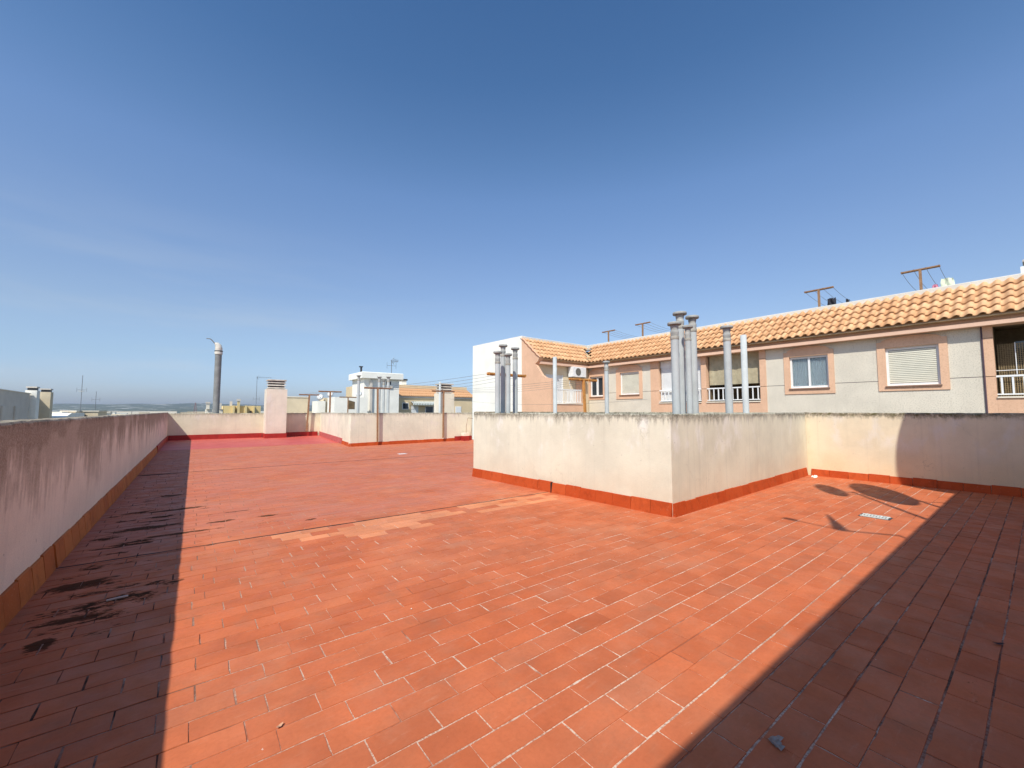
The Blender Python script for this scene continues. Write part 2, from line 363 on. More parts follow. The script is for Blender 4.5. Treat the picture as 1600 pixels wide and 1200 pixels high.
def rooftile():
    m = M('clay_roof_tile'); r = m.rnd(); c = m.mix(r, (.60, .32, .155), (.74, .45, .24)); r2 = m.math('FRACT', m.mul(r, 9.7)); c = m.mix(m.mul(m.ramp(r2, .86, .98), .5), c, (.44, .23, .11))
    c = m.mix(m.mul(m.ramp(m.noise(5, 6, .7), .48, .72), .45), c, (.48, .22, .09))
    c = m.mix(m.mul(m.ramp(m.noise(45, 4, .7), .5, .68), .3), c, (.85, .55, .32))
    m.bump(m.noise(60, 4, .7), .35, .005); return m.done(c, .82, spec=.2)
RTILE = rooftile()
SHUT = simple('cream_roller_shutter', (.74, .71, .58), .5, .06, 3, .05)
SHUTW = simple('white_roller_shutter', (.80, .80, .78), .5, .05, 3, .05)
def glassm():
    m = M('window_glass'); return m.done((.03, .04, .05), .05, spec=.8)
GLASS = glassm()
CURT = simple('grey_blue_curtain', (.40, .47, .48), .9, .1, 6, 0)
BLIND = simple('beige_balcony_blind', (.44, .38, .25), .9, .15, 5, .2)
DARKIN = simple('dark_loggia_interior', (.17, .12, .065), .9, .3, 3, .1)
NET = simple('brown_reed_screen', (.30, .22, .12), .95, .3, 20, .4, 60)
SILL = simple('brown_stone_sill', (.24, .15, .11), .5, .15, 10, .05)
DARKG = simple('dark_expansion_joint', (.10, .065, .08), .8, .1, 5, 0)
def ground_mat():
    m = M('dusty_ground'); c = m.mix(m.ramp(m.noise(.02, 8, .65), .4, .62), (.20, .18, .12), (.09, .10, .055))
    c = m.mix(m.ramp(m.noise(.006, 8, .7, sc=(1, 3, 1)), .56, .62), c, (.55, .52, .46)); return m.done(c, .95, spec=.1)
def hill_mat():
    m = M('hill_scrub'); c = m.mix(m.ramp(m.noise(.012, 8, .65), .4, .62), (.11, .125, .085), (.05, .07, .045))
    c = m.mix(m.ramp(m.noise(1, 8, .72, sc=(.006, .006, .05)), .57, .60), c, (.62, .60, .54)); return m.done(c, .95, spec=.1)

# ------------------------------------------------------------------ terrain
gm = MB(); gm.lathe((0, 0, -14.2), [(9000, 0), (9000, .2)], 64)
tag(gm.build('ground', ground_mat()), kind='structure')
rng = random.Random(3)
hb = MB(); nA, nR = 220, 9
vs = []
for j in range(nR):
    rad = 2400 + j * 420
    for i in range(nA + 1):
        a = R(-80) + R(175) * i / nA                              # bearing from +Y towards +X
        prof = .5 + .28 * math.sin(a * 5.3 + 1) + .16 * math.sin(a * 13 + 2.2) + .09 * math.sin(a * 31 + j) + .05 * math.sin(a * 71 + j * 2)
        ramp_ = (j / (nR - 2)) ** 1.3 if j < nR - 1 else .3
        h = -14.1 + ramp_ * (48 + 48 * max(0, prof)) + rng.uniform(-1.5, 1.5)
        vs.append((rad * math.sin(a), rad * math.cos(a), h if j else -16))
hb.add(vs, [(j * (nA + 1) + i, j * (nA + 1) + i + 1, (j + 1) * (nA + 1) + i + 1, (j + 1) * (nA + 1) + i) for j in range(nR - 1) for i in range(nA)], 0, True)
tag(hb.build('hills', hill_mat()), kind='structure')

# ------------------------------------------------------------------ own roof: slab, mortar bed, tiles
TX, TY = .338, .1685
X0, X1, Y0, Y1 = -1.3, 12.5, -.9, 21.75
slab = MB().box((X0, -5.0, -.35), (12.5, 31.5, -.02)).build('roof_slab', CONC); tag(slab, kind='structure')
fl = empty('roof_terrace_floor', (0, 0, 0), None, None, kind='structure')
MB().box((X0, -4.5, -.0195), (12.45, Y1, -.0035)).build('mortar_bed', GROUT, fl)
MB().box((X0, Y1 + .001, -.0195), (12.4, 29.3, .004)).build('red_membrane', RED, fl)
J1 = lambda x: 6.235 - .024 * (x + 1.1)          # two expansion joints across the roof
J2 = lambda x: 13.75 - .035 * (x - 1)
jm = MB()
for J in (J1, J2):
    n = 60
    vs = []
    for i in range(n + 1):
        x = -1.08 + i * (6.75 if J is J1 else 13.2) / n; y = J(x) + random.uniform(-.006, .006)
        w = .014 + random.uniform(-.004, .005)
        vs += [(x, y - w, .0005), (x, y, .0035 + random.uniform(0, .002)), (x, y + w, .0005)]
    jm.add(vs, [(3 * i + k, 3 * i + 3 + k, 3 * i + 4 + k, 3 * i + 1 + k) for i in range(n) for k in (0, 1)])
jo = jm.build('expansion_joint', JOINT, fl)

CT, ST, CP, SP = math.cos(YAW), math.sin(YAW), math.cos(PITCH), math.sin(PITCH)
def px(x, y, z=0):
    r = x * CT - y * ST; f = x * ST + y * CT; z -= CAMZ
    f2 = f * CP + z * SP; z2 = -f * SP + z * CP
    if f2 < .1: return None
    return (512 + 410.24 * r / f2, 384 - 410.24 * z2 / f2, f2)
def in_wells(x0, x1, y0, y1):
    if x0 > 5.95 and y0 > 3.85 and y1 < 8.5: return True
    if x0 > 5.9 and y0 > 19.5: return True
    return False
def tile_variant(k):
    r = random.Random(100 + k)
    L, Wd = TX - .0042, TY - .0056
    j = lambda: r.uniform(-.0015, .0015)
    c = .0022
    NL, NS = 5, 3
    cor = [(-L / 2 + j(), -Wd / 2 + j()), (L / 2 + j(), -Wd / 2 + j()), (L / 2 + j(), Wd / 2 + j()), (-L / 2 + j(), Wd / 2 + j())]
    b = []
    for e in range(4):
        a, q = cor[e], cor[(e + 1) % 4]; n = NL if e % 2 == 0 else NS
        for i in range(n):
            t = i / n; w = 0 if i == 0 else r.uniform(-.0013, .0013)
            if i and r.random() < .10: w = -.004          # chipped arris
            x = a[0] + (q[0] - a[0]) * t; y = a[1] + (q[1] - a[1]) * t
            if e == 0: y -= w
            elif e == 1: x += w
            elif e == 2: y += w
            else: x -= w
            b.append((x, y))
    N = len(b)
    vs = [(x, y, -.012) for x, y in b] + [(x * (1 - c / (L / 2)), y * (1 - c / (Wd / 2)), 0) for x, y in b]
    fs = [tuple(range(N, 2 * N))] + [(a, (a + 1) % N, N + (a + 1) % N, N + a) for a in range(N)]
    return vs, fs
VAR = [tile_variant(k) for k in range(14)]
tiles = []
rowoff = 0.0
y = 1.267 + TY * .5
rows = []
yy = y
while yy < Y1: rows.append(yy); yy += TY
yy = y - TY
while yy > Y0: rows.append(yy); yy -= TY
rr = random.Random(5)
for k, y in enumerate(sorted(rows)):
    idx = round((y - 1.351) / TY)
    off = (idx % 2) * TX / 2 + rr.uniform(-.03, .03) + 2.10
    if rr.random() < .12: off += rr.uniform(-.09, .09)
    off = off % TX
    ry = rr.uniform(-.0022, .0022)
    n0 = math.floor((X0 - off) / TX)
    for i in range(n0, int((X1 - off) / TX)):
        x = off + (i + .5) * TX + rr.uniform(-.003, .003)
        if x < X0 + .02 or x > X1 - .2: continue
        if in_wells(x - TX / 2, x + TX / 2, y - TY / 2, y + TY / 2): continue
        d1, d2 = y - J1(x), y - J2(x)
        shift = 0
        if x < 5.7 and abs(d1) < .1: shift = math.copysign(.012, d1)
        if abs(d2) < .1: shift = math.copysign(.010, d2)
        pale = False
        if 0 < 6.18 - y < 1.15 and .35 < x < 5.6:
            e = (6.18 - y)
            if (.9 + e * .9 + rr.uniform(-.5, .5)) < x < (3.2 - abs(e - .5) * 1.6 + rr.uniform(-.5, .5)) and e < .95: pale = True
            if (3.9 + rr.uniform(-.5, .4)) < x < 5.3 + rr.uniform(-.4, .3) and .1 < e < .72: pale = True
            if pale and rr.random() < .15: pale = False
        z = rr.gauss(0, .0007); rot = (rr.gauss(0, .004), rr.gauss(0, .0025), rr.gauss(0, .0022))
        tiles.append((x, y + ry + shift, z, rot, rr.randrange(14), pale))
def vis(t):
    p = px(t[0], t[1])
    if p is None or not (-5 < p[0] < 1029 and 0 < p[1] < 776): return 1e9 + t[1]
    return p[2]
order = sorted(range(len(tiles)), key=lambda i: vis(tiles[i]))
near = set(order[:300])
TME = {}
for k, (vs, fs) in enumerate(VAR):
    for pal in (False, True):
        b = MB(); b.add(vs, fs); TME[(k, pal)] = b.mesh('floor_tile', PALE if pal else TILE)
for i in order[:300]:
    x, y, z, rot, k, pal = tiles[i]; link('floor_tile', TME[(k, pal)], fl, (x, y, z), rot)
AV = []; AF = []; AM = []
for i, (x, y, z, rot, k, pal) in enumerate(tiles):
    if i in near: continue
    vs, fs = VAR[k]; b = len(AV); cz, sz_ = math.cos(rot[2]), math.sin(rot[2])
    AV += [(x + vx * cz - vy * sz_, y + vx * sz_ + vy * cz, z + vz + vy * rot[0] - vx * rot[1]) for vx, vy, vz in vs]
    AF += [tuple(b + q for q in f) for f in fs]; AM += [1 if pal else 0] * len(fs)
me = bpy.data.meshes.new('floor_tiles'); me.from_pydata(AV, [], AF); me.materials.append(TILE); me.materials.append(PALE)
me.polygons.foreach_set('material_index', AM); me.update()
o = bpy.data.objects.new('floor_tiles', me); COL.objects.link(o); o.parent = fl; o['kind'] = 'stuff'

# ------------------------------------------------------------------ parapet walls with skirting tiles
def wall_strip(p0, p1, thick, h, side=1, z0=-.02, jit=.0085):
    """strip from p0 to p1 whose visible face is on the line; thickness goes to the left (side=1) or right (-1)"""
    p0 = Vector((p0[0], p0[1], 0)); p1 = Vector((p1[0], p1[1], 0)); d = p1 - p0; L = d.length; d.normalize()
    nrm = Vector((-d.y, d.x, 0)) * side
    n = max(2, int(L / .12)); b = MB(); vs = []
    r = random.Random(int(L * 1000) + int(p0.x * 10))
    for i in range(n + 1):
        p = p0 + d * (L * i / n)
        j = r.uniform(-jit, jit) * (2.2 if r.random() < .12 else 1); c = .014
        q = p + nrm * thick
        vs += [(p.x, p.y, z0), (p.x, p.y, h + j - c - abs(j)), (p.x + nrm.x * c, p.y + nrm.y * c, h + j),
               (q.x - nrm.x * c, q.y - nrm.y * c, h + r.uniform(-jit, jit) * .6), (q.x, q.y, h - c), (q.x, q.y, z0)]
    fs = []
    for i in range(n):
        for k in range(5): fs.append((6 * i + k, 6 * i + 6 + k, 6 * i + 7 + k, 6 * i + 1 + k))
    fs += [tuple(range(6)), tuple(range(6 * n + 5, 6 * n - 1, -1))]
    b.add(vs, fs); return b
SK = {}
def skirt_mesh(k, L, h, mat):
    key = (k, round(L, 3), round(h, 3), mat.name)
    if key in SK: return SK[key]
    r = random.Random(k + int(h * 1000)); j = lambda s=.003: r.uniform(-s, s)
    b = MB(); x0, x1 = -L / 2 + .003, L / 2 - .003; hh = h + j(.007)
    # y<0 is outward
    vs = [(x0 + j(), -.052, -.02), (x1 + j(), -.052, -.02), (x1 + j(), -.020 + j(.002), hh - .006), (x0 + j(), -.020 + j(.002), hh - .006 + j(.004)),
          (x1, -.012, hh), (x0, -.012, hh), (x0, .03, hh), (x1, .03, hh), (x0, .03, -.02), (x1, .03, -.02)]
    b.add(vs, [(0, 1, 2, 3), (3, 2, 4, 5), (5, 4, 7, 6), (0, 3, 5, 6, 8), (1, 9, 7, 4, 2), (8, 6, 7, 9)])
    SK[key] = b.mesh('skirting_tile', mat); return SK[key]
def skirting(parent, p0, p1, outward, h, mat, L=.355, off=0, name='skirting_tile'):
    p0 = Vector((p0[0], p0[1], 0)); p1 = Vector((p1[0], p1[1], 0)); d = p1 - p0; T = d.length; d.normalize()
    # local +x along d, outward = local -y
    ang = math.atan2(d.y, d.x)
    oy = Vector((math.sin(ang), -math.cos(ang), 0))
    if oy.dot(Vector((outward[0], outward[1], 0))) < 0: ang += math.pi
    n = max(1, round(T / L)); LL = T / n; r = random.Random(int(T * 77))
    for i in range(n):
        p = p0 + d * (LL * (i + .5))
        o = link(name, skirt_mesh(r.randrange(5), LL, h, mat), parent, (p.x, p.y, r.uniform(-.002, .003)), (0, 0, ang + r.uniform(-.006, .006)))

# left parapet
LW = empty('parapet_wall', (-1.09, -4, 0), 'long stained parapet wall running away on the left side of the terrace, in its own shade', 'wall')
wall_strip((-1.09, -4), (-1.09, 29.0), .24, 1.515, 1, jit=.005).build('plastered_wall', PL_L, LW)
skirting(LW, (-1.09, -.5), (-1.09, 6.2), (1, 0), .235, SKIRTB, .36)
skirting(LW, (-1.09, 6.26), (-1.09, 20.9), (1, 0), .235, SKIRTB, .36)
MB().box((-1.091, 20.91, -.02), (-1.04, 28.97, .26)).build('red_skirting', REDS, LW)
# back parapet
BW = empty('parapet_wall', (2.5, 29.0, 0), 'sunlit beige parapet wall closing the far end of the terrace above red paint', 'wall')
wall_strip((-1.33, 29.0), (6.62, 29.0), .24, 1.465, 1).build('plastered_wall', PL_BK, BW)
MB().box((-1.03, 28.94, .0045), (3.30, 28.999, .27)).box((4.46, 28.94, .0045), (6.40, 28.999, .27)).build('red_skirting', REDS, BW)
# right parapet
RW = empty('parapet_wall', (12.27, 0, 0), 'cream parapet wall at the right edge with moss along its top and a round shadow', 'wall')
wall_strip((12.27, -4), (12.27, 19.3), .24, 1.555, -1).build('plastered_wall', PL_R, RW)
skirting(RW, (12.27, -1.5), (12.27, 3.62), (-1, 0), .165, SKIRT, .36)
# light well 1 (central block)
B1 = empty('light_well_parapet', (8.9, 6.1, 0), 'big cream plastered parapet box of the light well in the middle, nearest the camera', 'wall')
A = (5.80, 3.515); Bq = (12.25, 3.70); Cq = (5.50, 8.66); Dq = (12.25, 8.70)
b = MB(); T = .2
def ring(poly, th, h, z0=-.02):
    """closed ring wall: outer polygon, inner polygon offset"""
    n = len(poly); P = [Vector(p) for p in poly]; inn = []
    for i in range(n):
        a = (P[i] - P[i - 1]).normalized(); c = (P[(i + 1) % n] - P[i]).normalized()
        na = Vector((-a.y, a.x)); nc = Vector((-c.y, c.x)); m_ = (na + nc); m_ = m_ / m_.dot(na)
        inn.append(P[i] + m_ * th)
    r = random.Random(int(h * 999)); b = MB(); out = []; innr = []
    def sub(Q):
        res = []
        for i in range(n):
            m = 48
            for k in range(m): res.append(Q[i].lerp(Q[(i + 1) % n], k / m))
        return res
    O = sub(P); I = sub(inn); N = len(O); vs = []; c = .014
    for k in range(N):
        o_, i_ = O[k], I[k]; dv = (i_ - o_).normalized() * c; j = r.uniform(-.006, .006) * (2 if r.random() < .1 else 1)
        vs += [(o_.x, o_.y, z0), (o_.x, o_.y, h - c - abs(j)), (o_.x + dv.x, o_.y + dv.y, h + j), (i_.x - dv.x, i_.y - dv.y, h + r.uniform(-.003, .003)), (i_.x, i_.y, h - c), (i_.x, i_.y, z0)]
    fs = []
    for k in range(N):
        q = (k + 1) % N
        for e in range(5): fs.append((6 * k + e, 6 * q + e, 6 * q + e + 1, 6 * k + e + 1))
    b.add(vs, fs); return b
ring([A, Bq, Dq, Cq], T, 1.552).build('plastered_wall', PL_B1, B1)
skirting(B1, (A[0] + .0, A[1]), (Bq[0] - .12, Bq[1]), (0, -1), .19, SKIRT, .36)
skirting(B1, (5.65, 5.984), A, (-1, 0), .20, SKIRT, .36)
skirting(B1, Cq, (5.648, 6.0), (-1, 0), .20, SKIRT, .40)
MB().box((5.593, 5.992, -.02), (5.66, 5.999, .2)).build('expansion_joint', JOINT, B1)
# light well 2
B2 = empty('light_well_parapet', (8.5, 22, 0), 'farther cream plastered parapet box with two rusty clothes posts against it', 'wall')
a2 = (5.60, 19.08); b2 = (11.95, 19.45); d2 = (6.55, 28.98)
wall_strip(a2, (12.26, 19.47), .2, 1.505, 1).build('plastered_wall', PL_B2, B2)
wall_strip((5.62, 19.29), d2, .2, 1.5, -1).build('plastered_wall', PL_B2, B2)
skirting(B2, a2, (11.1, 19.40), (0, -1), .15, SKIRT, .36)
skirting(B2, (5.79, 21.0), a2, (-1, 0), .15, SKIRT, .36)
MB().prism([(11.11, 19.35), (12.2, 19.41), (12.2, 19.46), (11.11, 19.40)], 2, -.02, .24).build('red_skirting', REDS, B2)
MB().prism([(5.74, 21.02), (5.79, 21.02), (6.55, 28.9), (6.50, 28.9)], 2, .0045, .27).build('red_skirting', simple('faded_red_skirting', (.50, .13, .12), .55, .15, 3, .2), B2)
# floor of the wells
MB().box((6.0, 3.95, -.019), (12.2, 8.45, .01)).box((6.6, 19.7, -.003), (12.4, 29.5, .02)).build('light_well_floor', CONC, fl)

# low pier with a rod in the corner
lp = empty('low_pier', (11.62, 19.2, 0), 'small low pier with a thin rusty rod beside the far corner of the terrace', 'pier')
MB().box((11.46, 19.02, -.01), (11.78, 19.3, .42), bev=.01).build('pier_block', CREAMR, lp)
MB().box((11.45, 19.01, .0), (11.79, 19.31, .26)).build('red_base', REDS, lp)
MB().path([(11.66, 19.12, .41), (11.70, 19.14, .85), (11.80, 19.16, 1.22), (12.2, 19.3, 1.18)], .012, 6).build('rod', RUST, lp)

# ------------------------------------------------------------------ stair house behind the camera (casts the right-hand shadow)
SH = empty('stair_house', (6, -2.2, 0), 'cream stair house standing behind the photographer, seen only by its shadow', 'building')
MB().box((-.72, -.58, -.02), (12.26, -3.8, 3.22)).build('wall', CREAMR, SH)
MB().box((-.74, -.56, 3.221), (12.265, -3.85, 3.40)).build('roof_slab', CONC, SH)
dr = MB().box((.9, -.579, .12), (1.8, -.55, 2.2)).build('door', simple('grey_door_paint', (.33, .34, .35), .5), SH)
MB().box((1.68, -.549, 1.1), (1.72, -.51, 1.14)).build('handle', GREYM, dr)
def dish(center, R_, n, label, mast_base, arm=True, grp=None):
    n = Vector(n).normalized(); c = Vector(center)
    t = empty('satellite_dish', mast_base, label, 'satellite dish', grp)
    a = n.orthogonal().normalized(); b_ = n.cross(a); m = MB(); vs = []; K = 5; N = 36
    for k in range(K + 1):
        rr_ = R_ * k / K; dep = .22 * R_ * (k / K) ** 2
        for i in range(N): vs.append(c + a * (rr_ * math.cos(2 * math.pi * i / N)) + b_ * (rr_ * math.sin(2 * math.pi * i / N)) + n * (dep - .22 * R_))
    m.add(vs, [(k * N + i, k * N + (i + 1) % N, (k + 1) * N + (i + 1) % N, (k + 1) * N + i) for k in range(K) for i in range(N)], 0, True)
    vs2 = [v - n * .012 for v in vs]
    m.add(vs2, [(k * N + i, (k + 1) * N + i, (k + 1) * N + (i + 1) % N, k * N + (i + 1) % N) for k in range(K) for i in range(N)], 0, True)
    m.build('reflector', DISHM, t)
    back = c - n * .25 * R_
    m = MB().tube(mast_base, (mast_base[0], mast_base[1], back.z + .1), .035, n=10)
    m.tube((mast_base[0], mast_base[1], back.z), back, .03, n=8); m.build('mast', GREYM, t)
    if arm:
        low = c - Vector((0, 0, 1)) * R_ * .92; tip = low + n * R_ * 1.15 + Vector((0, 0, .12))
        m = MB().tube(low, tip, .016, n=6); m.tube(tip, tip - n * .02 + Vector((0, 0, .14)), .045, n=8); m.build('receiver_arm', GREYM, t)
    return t
sv = Vector((.695, .50, -1))
def nv(az, el): return (math.cos(el) * math.sin(az), math.cos(el) * math.cos(az), math.sin(el))
h1 = 5.9; c1 = Vector((10.67, 2.02, 0)) - sv * h1
dish(c1, .88, nv(2.92, .22), 'large satellite dish on a mast on the stair house roof', (c1.x + .05, -1.2, 3.4))
h2 = 6.9; c2 = Vector((10.28, 2.72, 0)) - sv * h2
dish(c2, .52, nv(2.86, .23), 'small satellite dish on a tall mast on the stair house roof', (c2.x + .03, -1.1, 3.4))
c3 = Vector((12.27, 1.12, .90)) - sv * 4.2
dish(c3, 1.10, nv(3.0, .6), 'huge satellite dish at the right end of the stair house roof', (c3.x + .3, -1.3, 3.4), arm=False)
P4 = lambda x, y, h: Vector((x, y, 0)) - sv * h
b4 = P4(7.237, 1.211, 5.0)
t4 = empty('roof_antenna', (b4.x, b4.y, 3.4), 'small offset aerial on a bent mast on the stair house roof', 'antenna')
MB().path([(b4.x, b4.y, 3.4), (b4.x, b4.y, 4.7), b4, P4(6.93, 1.75, 5.6)], .02, 8).build('mast', GREYM, t4)
MB().path([P4(6.93, 1.70, 5.6), P4(7.05, 2.40, 6.0)], .014, 6).tube(P4(7.03, 2.28, 5.95), P4(7.06, 2.47, 6.0), .045, n=8).build('receiver_arm', GREYM, t4)
p_, q_ = P4(7.84, 2.14, 6.1), P4(6.93, 1.74, 5.6)
MB().path([p_, q_.lerp(p_, .5), q_], [.015, .05, .09], 8).build('reflector', DISHM, t4)

# ------------------------------------------------------------------ vent pipes
def vent_pipe(x, y, r, top, label, group=None, cap=True, z0=0.0, n=22):
    t = empty('vent_pipe', (x, y, z0), label, 'vent pipe', group)
    body_top = top - (.20 + r * 1.2 if cap else 0)
    m = MB().lathe((x, y, 0), [(r, z0), (r, body_top)], n)
    if not cap: m = MB().lathe((x, y, 0), [(r, z0), (r, top), (r * .86, top), (r * .86, top - .05)], n)
    m.build('pipe', PIPE, t)
    if cap:
        MB().lathe((x, y, body_top - r * .9), [(r * 1.06, 0), (r * 1.10, .01), (r * 1.10, r * .85), (r * 1.04, r * .9)], n).build('collar', PIPED, t)
        z = body_top
        prof = [(r * .95, -.01), (r * .99, .03), (r * 1.03, .06), (r * 1.03, .09), (r * .92, .10), (r * .90, .13), (r * 1.0, .16), (r * 1.04, .17 + r * .5), (r * 1.04, .17 + r * .8),
                (r * 1.62, .14 + r * .9), (r * 1.72, .145 + r), (r * 1.72, .17 + r), (r * 1.64, .185 + r), (r * .6, .195 + r * 1.05)]
        MB().lathe((x, y, z), prof, n).build('cap', PIPEC, t)
    return t
G1 = 'vent pipes clustered in the light well'
def at_u(u, fw):
    k = (u - 800) / 641 * fw; return k * CT + fw * ST, fw * CT - k * ST
for u_, fw_, r_, top_, cap_, lb_ in ((1056.5, 7.5, .071, 3.26, 1, 'capped grey vent pipe at the front left of the tight cluster of pipes'),
                                    (1065.5, 7.95, .076, 3.56, 1, 'tallest grey vent pipe of the tight cluster, its cap highest'),
                                    (1077.5, 7.65, .054, 3.23, 1, 'slender shorter vent pipe in the middle front of the tight cluster'),
                                    (1085, 8.1, .074, 3.52, 1, 'second tallest vent pipe at the right of the tight cluster')):
    x_, y_ = at_u(u_, fw_); vent_pipe(x_, y_, r_, top_, lb_, G1)
x_, y_ = at_u(1139, 8.5); vent_pipe(x_, y_, .072, 3.40, 'lone capped grey vent pipe just right of the tight cluster')
x_, y_ = at_u(1165, 8.7); vent_pipe(x_, y_, .060, 3.22, 'thin open-topped grey pipe without a cap, right of the lone capped pipe', cap=False)
G2 = 'row of four vent pipes before the white gable'
for u, dy, r, top, lb in ((777.5, 8.10, .062, 3.08, 'leftmost of the four pipes before the white gable, short with wide cap'),
                          (786, 8.35, .064, 3.31, 'second pipe from the left of the four before the white gable, the tallest'),
                          (794, 8.10, .056, 3.05, 'third pipe of the four before the white gable, the lowest'),
                          (805, 8.35, .064, 3.27, 'rightmost pipe of the four before the white gable')):
    k = (u - 800) / 641; xx = dy * (ST + k * CT) / (CT - k * ST)
    vent_pipe(xx, dy, r, top, lb, G2)
vent_pipe(8.05, 8.42, .055, 3.13, 'thin grey uncapped pipe in front of the balcony with the railing', cap=False)
vent_pipe(10.30, 8.42, .066, 3.20, 'small capped grey pipe in front of the corner window')
G3 = 'slim vent pipes of the far light well'
vent_pipe(7.89, 25.5, .080, 3.80, 'slim tall pipe before the left side of the white stair tower', G3)
vent_pipe(8.88, 24.7, .085, 3.72, 'left one of the three slim pipes beside the far rusty clothes post', G3)
vent_pipe(9.12, 24.6, .070, 3.52, 'middle and lowest of the three slim pipes beside the far rusty clothes post', G3)
vent_pipe(9.33, 24.4, .085, 3.72, 'right one of the three slim pipes beside the far rusty clothes post', G3)
vent_pipe(11.05, 21.0, .060, 3.25, 'very slim pale pipe standing against the left side of the far louvred chimney', cap=False)

# tall corrugated duct behind the far parapet
t = empty('duct_pipe', (1.05, 30.6, -13), 'tall corrugated grey duct with a beige cowl rising beyond the far parapet', 'duct')
prof = []; z = -13.0
while z < 5.05: prof += [(.165, z), (.178, z + .06)]; z += .12
MB().lathe((1.05, 30.6, 0), prof, 18).build('duct', GALV, t)
c = MB().lathe((1.05, 30.6, 5.03), [(.20, 0), (.205, .05), (.205, .16), (.18, .2), (.19, .25), (.185, .42)], 18)
c.path([(1.05, 30.6, 5.40), (1.02, 30.6, 5.55), (.94, 30.58, 5.66), (.84, 30.56, 5.70)], [.185, .17, .13, .05], 14)
c.build('cowl', BEIGEP, t)
MB().lathe((1.05, 30.6, 5.2), [(.208, 0), (.214, .01), (.214, .05), (.208, .06)], 18).build('strap', BLACKM, t)
MB().path([(1.0, 30.6, 5.55), (.86, 30.57, 5.66), (.68, 30.55, 5.88), (.60, 30.54, 5.94), (.42, 30.52, 5.94)], .028, 8).build('hook', GALV, t)

# ------------------------------------------------------------------ louvred chimneys
def louvre_chimney(x0, x1, y0, y1, zb, label, body=CREAMR, base=True, n=3, pale=None, z0=0.0, group=None):
    t = empty('chimney', ((x0 + x1) / 2, (y0 + y1) / 2, z0), label, 'chimney', group)
    MB().box((x0, y0, z0), (x1, y1, zb), bev=.012).build('shaft', body, t)
    cx, cy = (x0 + x1) / 2, (y0 + y1) / 2; w, d = (x1 - x0) * .36, (y1 - y0) * .34
    MB().box((cx - w, cy - d, zb + .001), (cx + w, cy + d, zb + .16 * n)).build('flue', BLACKM, t)
    for k in range(n):
        z = zb + .035 + k * .16; w, d = (x1 - x0) * .42, (y1 - y0) * .42
        m = MB(); vs = [(cx - w - .02, cy - d - .02, z), (cx + w + .02, cy - d - .02, z), (cx + w + .02, cy + d + .02, z), (cx - w - .02, cy + d + .02, z),
                        (cx - w + .03, cy - d + .03, z + .085), (cx + w - .03, cy - d + .03, z + .085), (cx + w - .03, cy + d - .03, z + .085), (cx - w + .03, cy + d - .03, z + .085)]
        m.add(vs, [(0, 3, 2, 1), (4, 5, 6, 7), (0, 1, 5, 4), (1, 2, 6, 5), (2, 3, 7, 6), (3, 0, 4, 7)]); m.build('louvre_slab', CONC, t)
    z = zb + .035 + n * .16
    MB().box((cx - w - .04, cy - d - .04, z - .02), (cx + w + .04, cy + d + .04, z + .06), bev=.02).build('cap_slab', CONC, t)
    if base: MB().box((x0 - .03, y0 - .03, .0045), (x1 + .03, y1 - .001, .27)).build('red_base', REDS, t)
    return t
CHP = plaster('chimney_plaster', (.78, .70, .56), 3.0, .3, .12, low=(.66, .50, .40))
louvre_chimney(3.36, 4.43, 27.95, 28.99, 2.90, 'pale plastered chimney with stacked louvre cap against the far parapet', CHP)
louvre_chimney(11.20, 12.1, 21.2, 22.0, 2.62, 'pinkish chimney with louvre cap rising from the far light well before the tan building', CHP, base=False)

# ------------------------------------------------------------------ clothes posts and lines
def clothes_post(x, y, z0, z1, half, label, axis=0, mat=RUST, lean=0, group=None, name='clothes_post', r=.033):
    t = empty(name, (x, y, z0), label, 'clothes post', group)
    b = (x, y, z0); tp = (x + lean, y, z1)
    m = MB(); m.prism([(-r, -r), (r, -r), (r, r), (-r, r)], 2, 0, 1)
    m.v = [(b[0] + v[0] + lean * v[2], y + v[1], z0 + (z1 - z0) * v[2]) for v in m.v]; m.build('post', mat, t)
    m = MB(); e = .028
    if axis == 0: m.box((tp[0] - half, y - e, z1), (tp[0] + half, y + e, z1 + .045)); m.box((tp[0] - half, y + e + .001, z1 - .03), (tp[0] + half, y + e + .012, z1 + .045))
    else: m.box((tp[0] - e, y - half, z1), (tp[0] + e, y + half, z1 + .045)); m.box((tp[0] + e + .001, y - half, z1 - .03), (tp[0] + e + .012, y + half, z1 + .045))
    m.build('crossbar', mat, t)
    h = MB()
    for k in range(4):
        s_ = (-.94 + k * .627) * half
        p = (tp[0] + s_, y - e - .01, z1 + .02) if axis == 0 else (tp[0] - e - .01, y + s_, z1 + .02)
        h.tube((p[0], p[1], p[2] + .03), (p[0], p[1], p[2] - .05), .012, n=6)
    h.build('hooks', mat, t)
    return t
clothes_post(6.80, 19.00, .16, 2.65, .62, 'rusty T-shaped clothes post against the far parapet box, left of its pair', lean=-.04, r=.036)
clothes_post(10.33, 19.22, .20, 2.62, .66, 'rusty T-shaped clothes post against the far parapet box, just before the louvred chimney', lean=0, r=.036)
clothes_post(6.80, 9.0, 0, 2.58, .66, 'orange rusty crossbar post half hidden behind the row of four pipes', mat=RUSTO, r=.03)
clothes_post(10.34, 9.3, 0, 2.62, .66, 'orange rusty T-shaped clothes post leaning before the air conditioner', mat=RUSTO, lean=-.14, r=.036)
clothes_post(5.72, 28.75, .3, 2.62, .60, 'rusty T-shaped clothes post against the far parapet right of the chimney', lean=.1, r=.045)
clothes_post(6.30, 25.6, 0.02, 2.72, .64, 'brown T-shaped clothes post rising just inside the left side of the far parapet box', r=.04)
clothes_post(9.15, 32, -2, 2.62, .62, 'thin T-shaped clothes post before the low white block', r=.035)
